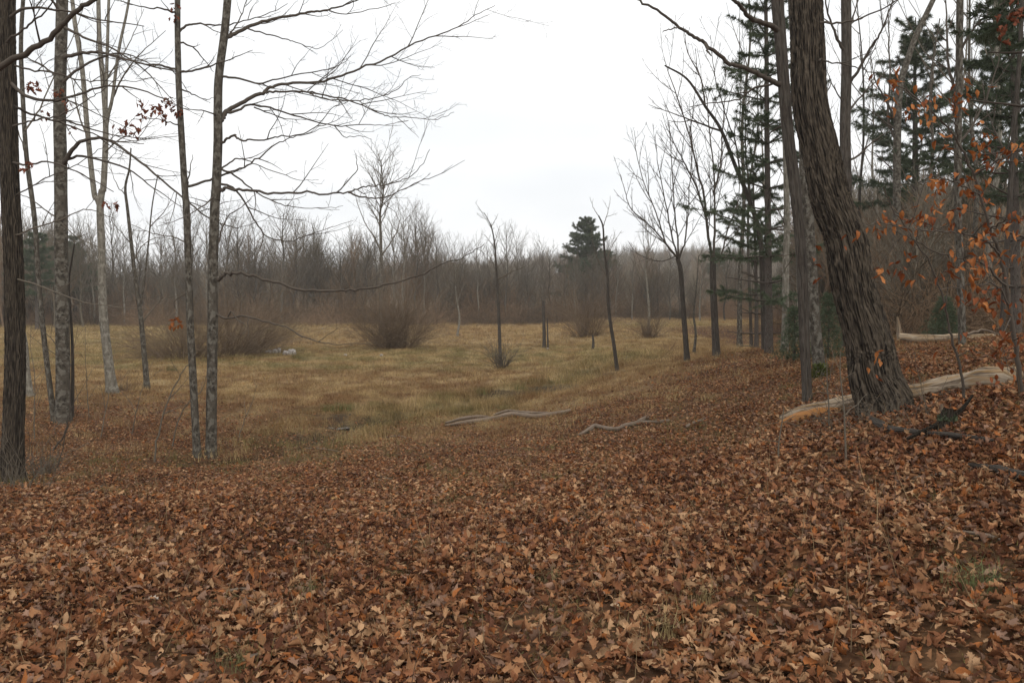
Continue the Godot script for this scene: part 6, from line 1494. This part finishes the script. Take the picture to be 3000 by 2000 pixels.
func build_small_things() -> void:
	# grass tufts that stand by themselves
	var tuft := [tuft_mesh(150, 0.16, 0.13, 0.0022, 5), tuft_mesh(110, 0.12, 0.16, 0.002, 6), tuft_mesh(120, 0.30, 0.26, 0.006, 7)]
	var spots := [[Vector3(2.270, 0.192, -3.950), 0, 1.0, Color(0.135, 0.155, 0.055), "green grass tuft among the leaves on the right of the foreground"], [Vector3(-1.304, -0.255, -5.100), 1, 0.9, Color(0.15, 0.15, 0.05), "small green tuft left of centre in the foreground leaves"], [Vector3(-0.695, -0.323, -6.300), 1, 0.8, Color(0.22, 0.17, 0.07), "pale dry tuft beside the tall bent stalk"], [Vector3(0.228, -0.158, -5.050), 1, 0.9, Color(0.20, 0.17, 0.07), "dry green tuft in the middle of the foreground leaves"], [Vector3(0.723, -0.036, -3.900), 1, 1.3, Color(0.30, 0.22, 0.10), "flattened straw coloured tuft low in the foreground"], [Vector3(1.003, -0.010, -4.300), 1, 1.1, Color(0.28, 0.20, 0.09), "straw coloured tuft above the flattened one"], [Vector3(-1.342, -0.168, -3.850), 1, 1.0, Color(0.17, 0.16, 0.06), "thin green tuft near the bottom of the picture"], [Vector3(-9.954, -1.043, -37.900), 2, 1.0, Color(0.12, 0.12, 0.04), "dark tuft in the field right of the pale rocks"], [Vector3(0.468, -1.083, -36.800), 2, 0.9, Color(0.12, 0.11, 0.04), "dark tuft in the field right of the slim tree"], [Vector3(-13.140, -1.120, -31.750), 2, 1.0, Color(0.10, 0.10, 0.035), "dark tuft in the field left of the mottled trunks"], [Vector3(-4.078, -1.122, -20.150), 2, 0.9, Color(0.10, 0.125, 0.03), "bright green tussock over the muddy stream bank"], [Vector3(-4.463, -1.111, -20.050), 2, 0.8, Color(0.12, 0.14, 0.035), "green tussock left of the muddy stream bank"], [Vector3(-3.575, -1.166, -21.300), 2, 0.7, Color(0.13, 0.13, 0.035), "low green tussock upstream of the muddy bank"], [Vector3(-0.897, -1.108, -23.800), 2, 0.8, Color(0.13, 0.14, 0.04), "green tussock left of the farther puddle"], [Vector3(0.249, -1.077, -24.750), 2, 0.8, Color(0.12, 0.13, 0.035), "green tussock right of the farther puddle"]]
	for s in spots:
		var m := StandardMaterial3D.new()
		m.vertex_color_use_as_albedo = true
		m.albedo_color = (s[3] as Color).linear_to_srgb()
		m.roughness = 0.9
		var o := MeshInstance3D.new()
		o.name = numbered("grass_tuft")
		o.mesh = tuft[s[1]]
		o.material_override = m
		add_child(o)
		o.position = s[0] + Vector3(0, -0.01, 0)
		o.scale = Vector3.ONE * s[2]
		tag(o, s[4], "grass tuft", "grass tufts standing alone")
	# pale rocks in the field
	for s in [[Vector3(-12.046, -1.067, -41.450), [[-0.2, 0.07, 0.0, 0.17, 0.10], [0.08, 0.08, 0.02, 0.16, 0.12], [0.26, 0.13, 0.0, 0.09, 0.13]], "pair of low dark and pale rocks in the field, left one of two heaps"], [Vector3(-10.727, -1.036, -39.650), [[-0.16, 0.08, 0.0, 0.15, 0.13], [0.12, 0.10, 0.02, 0.18, 0.16], [0.0, 0.16, -0.05, 0.10, 0.10]], "rounded whitish rocks heaped in the field right of the large shrub"]]:
		var o := thing("rock_heap", s[2], "rocks", s[0])
		for r in s[1]:
			rock(o, Vector3(r[0], r[1], r[2]) * 1.15, r[3] * 1.1, r[4] * 1.15)
	for s in [[Vector3(-17.642, -1.054, -76.550), "tiny pale stone near the far field edge"], [Vector3(-8.162, -1.118, -40.250), "tiny pale stone in the green strip right of the rocks"], [Vector3(-6.314, -1.088, -39.750), "tiny pale stone in front of the twiggy field shrub"], [Vector3(1.933, -1.058, -44.550), "small pale bone white stone at the dead snag"]]:
		var o := thing("pale_stone", s[1], "stone", s[0])
		rock(o, Vector3(0, 0.04, 0), 0.09, 0.07)
	# two leaves that stand out from the litter
	for s in [[Vector3(-1.928, -0.638, -9.000), Color(0.50, 0.31, 0.13), "large light yellow oak leaf lying on the brown litter", 1.5], [Vector3(-2.145, -0.265, -4.950), Color(0.58, 0.50, 0.42), "bleached whitish leaf lying on the litter at left", 0.9], [Vector3(-2.970, -0.212, -4.900), Color(0.52, 0.32, 0.14), "yellow tan leaf standing on edge at the far left", 0.8], [Vector3(0.592, -0.048, -4.250), Color(0.56, 0.42, 0.28), "pale cream leaf lying in the middle foreground", 0.7]]:
		var o := MeshInstance3D.new()
		o.name = numbered("fallen_leaf")
		o.mesh = oak_leaf[2]
		var m := plain(s[1], 0.6)
		m.albedo_texture = mats.litter.albedo_texture
		o.material_override = m
		add_child(o)
		o.position = s[0] + Vector3(-0.08, 0.05, 0)
		o.rotation = Vector3(0.25, 1.4, 0.2)
		o.scale = Vector3.ONE * s[3]
		tag(o, s[2], "leaf", "single pale leaves")


func rock(parent: Node3D, at: Vector3, w: float, h: float) -> void:
	var mb := MB.new()
	var rings := 8
	var around := 12
	for i in rings + 1:
		var e := PI * i / rings
		for j in around + 1:
			var a := TAU * j / around
			var p := Vector3(sin(e) * cos(a), cos(e), sin(e) * sin(a))
			var q := p * (1.0 + 0.35 * noise.get_noise_3dv(p * 1.6 + at * 7.0))
			mb.v.append(at + q * Vector3(w, h, w * 0.8))
			mb.uv.append(Vector2(a / TAU, e * 0.6))
	mb.grid(rings + 1, around + 1)
	for i in mb.n.size():
		if mb.n[i].dot(mb.v[i] - at) < 0.0:
			mb.n[i] = -mb.n[i]
	put(mb, "rock", mats.stone, parent)
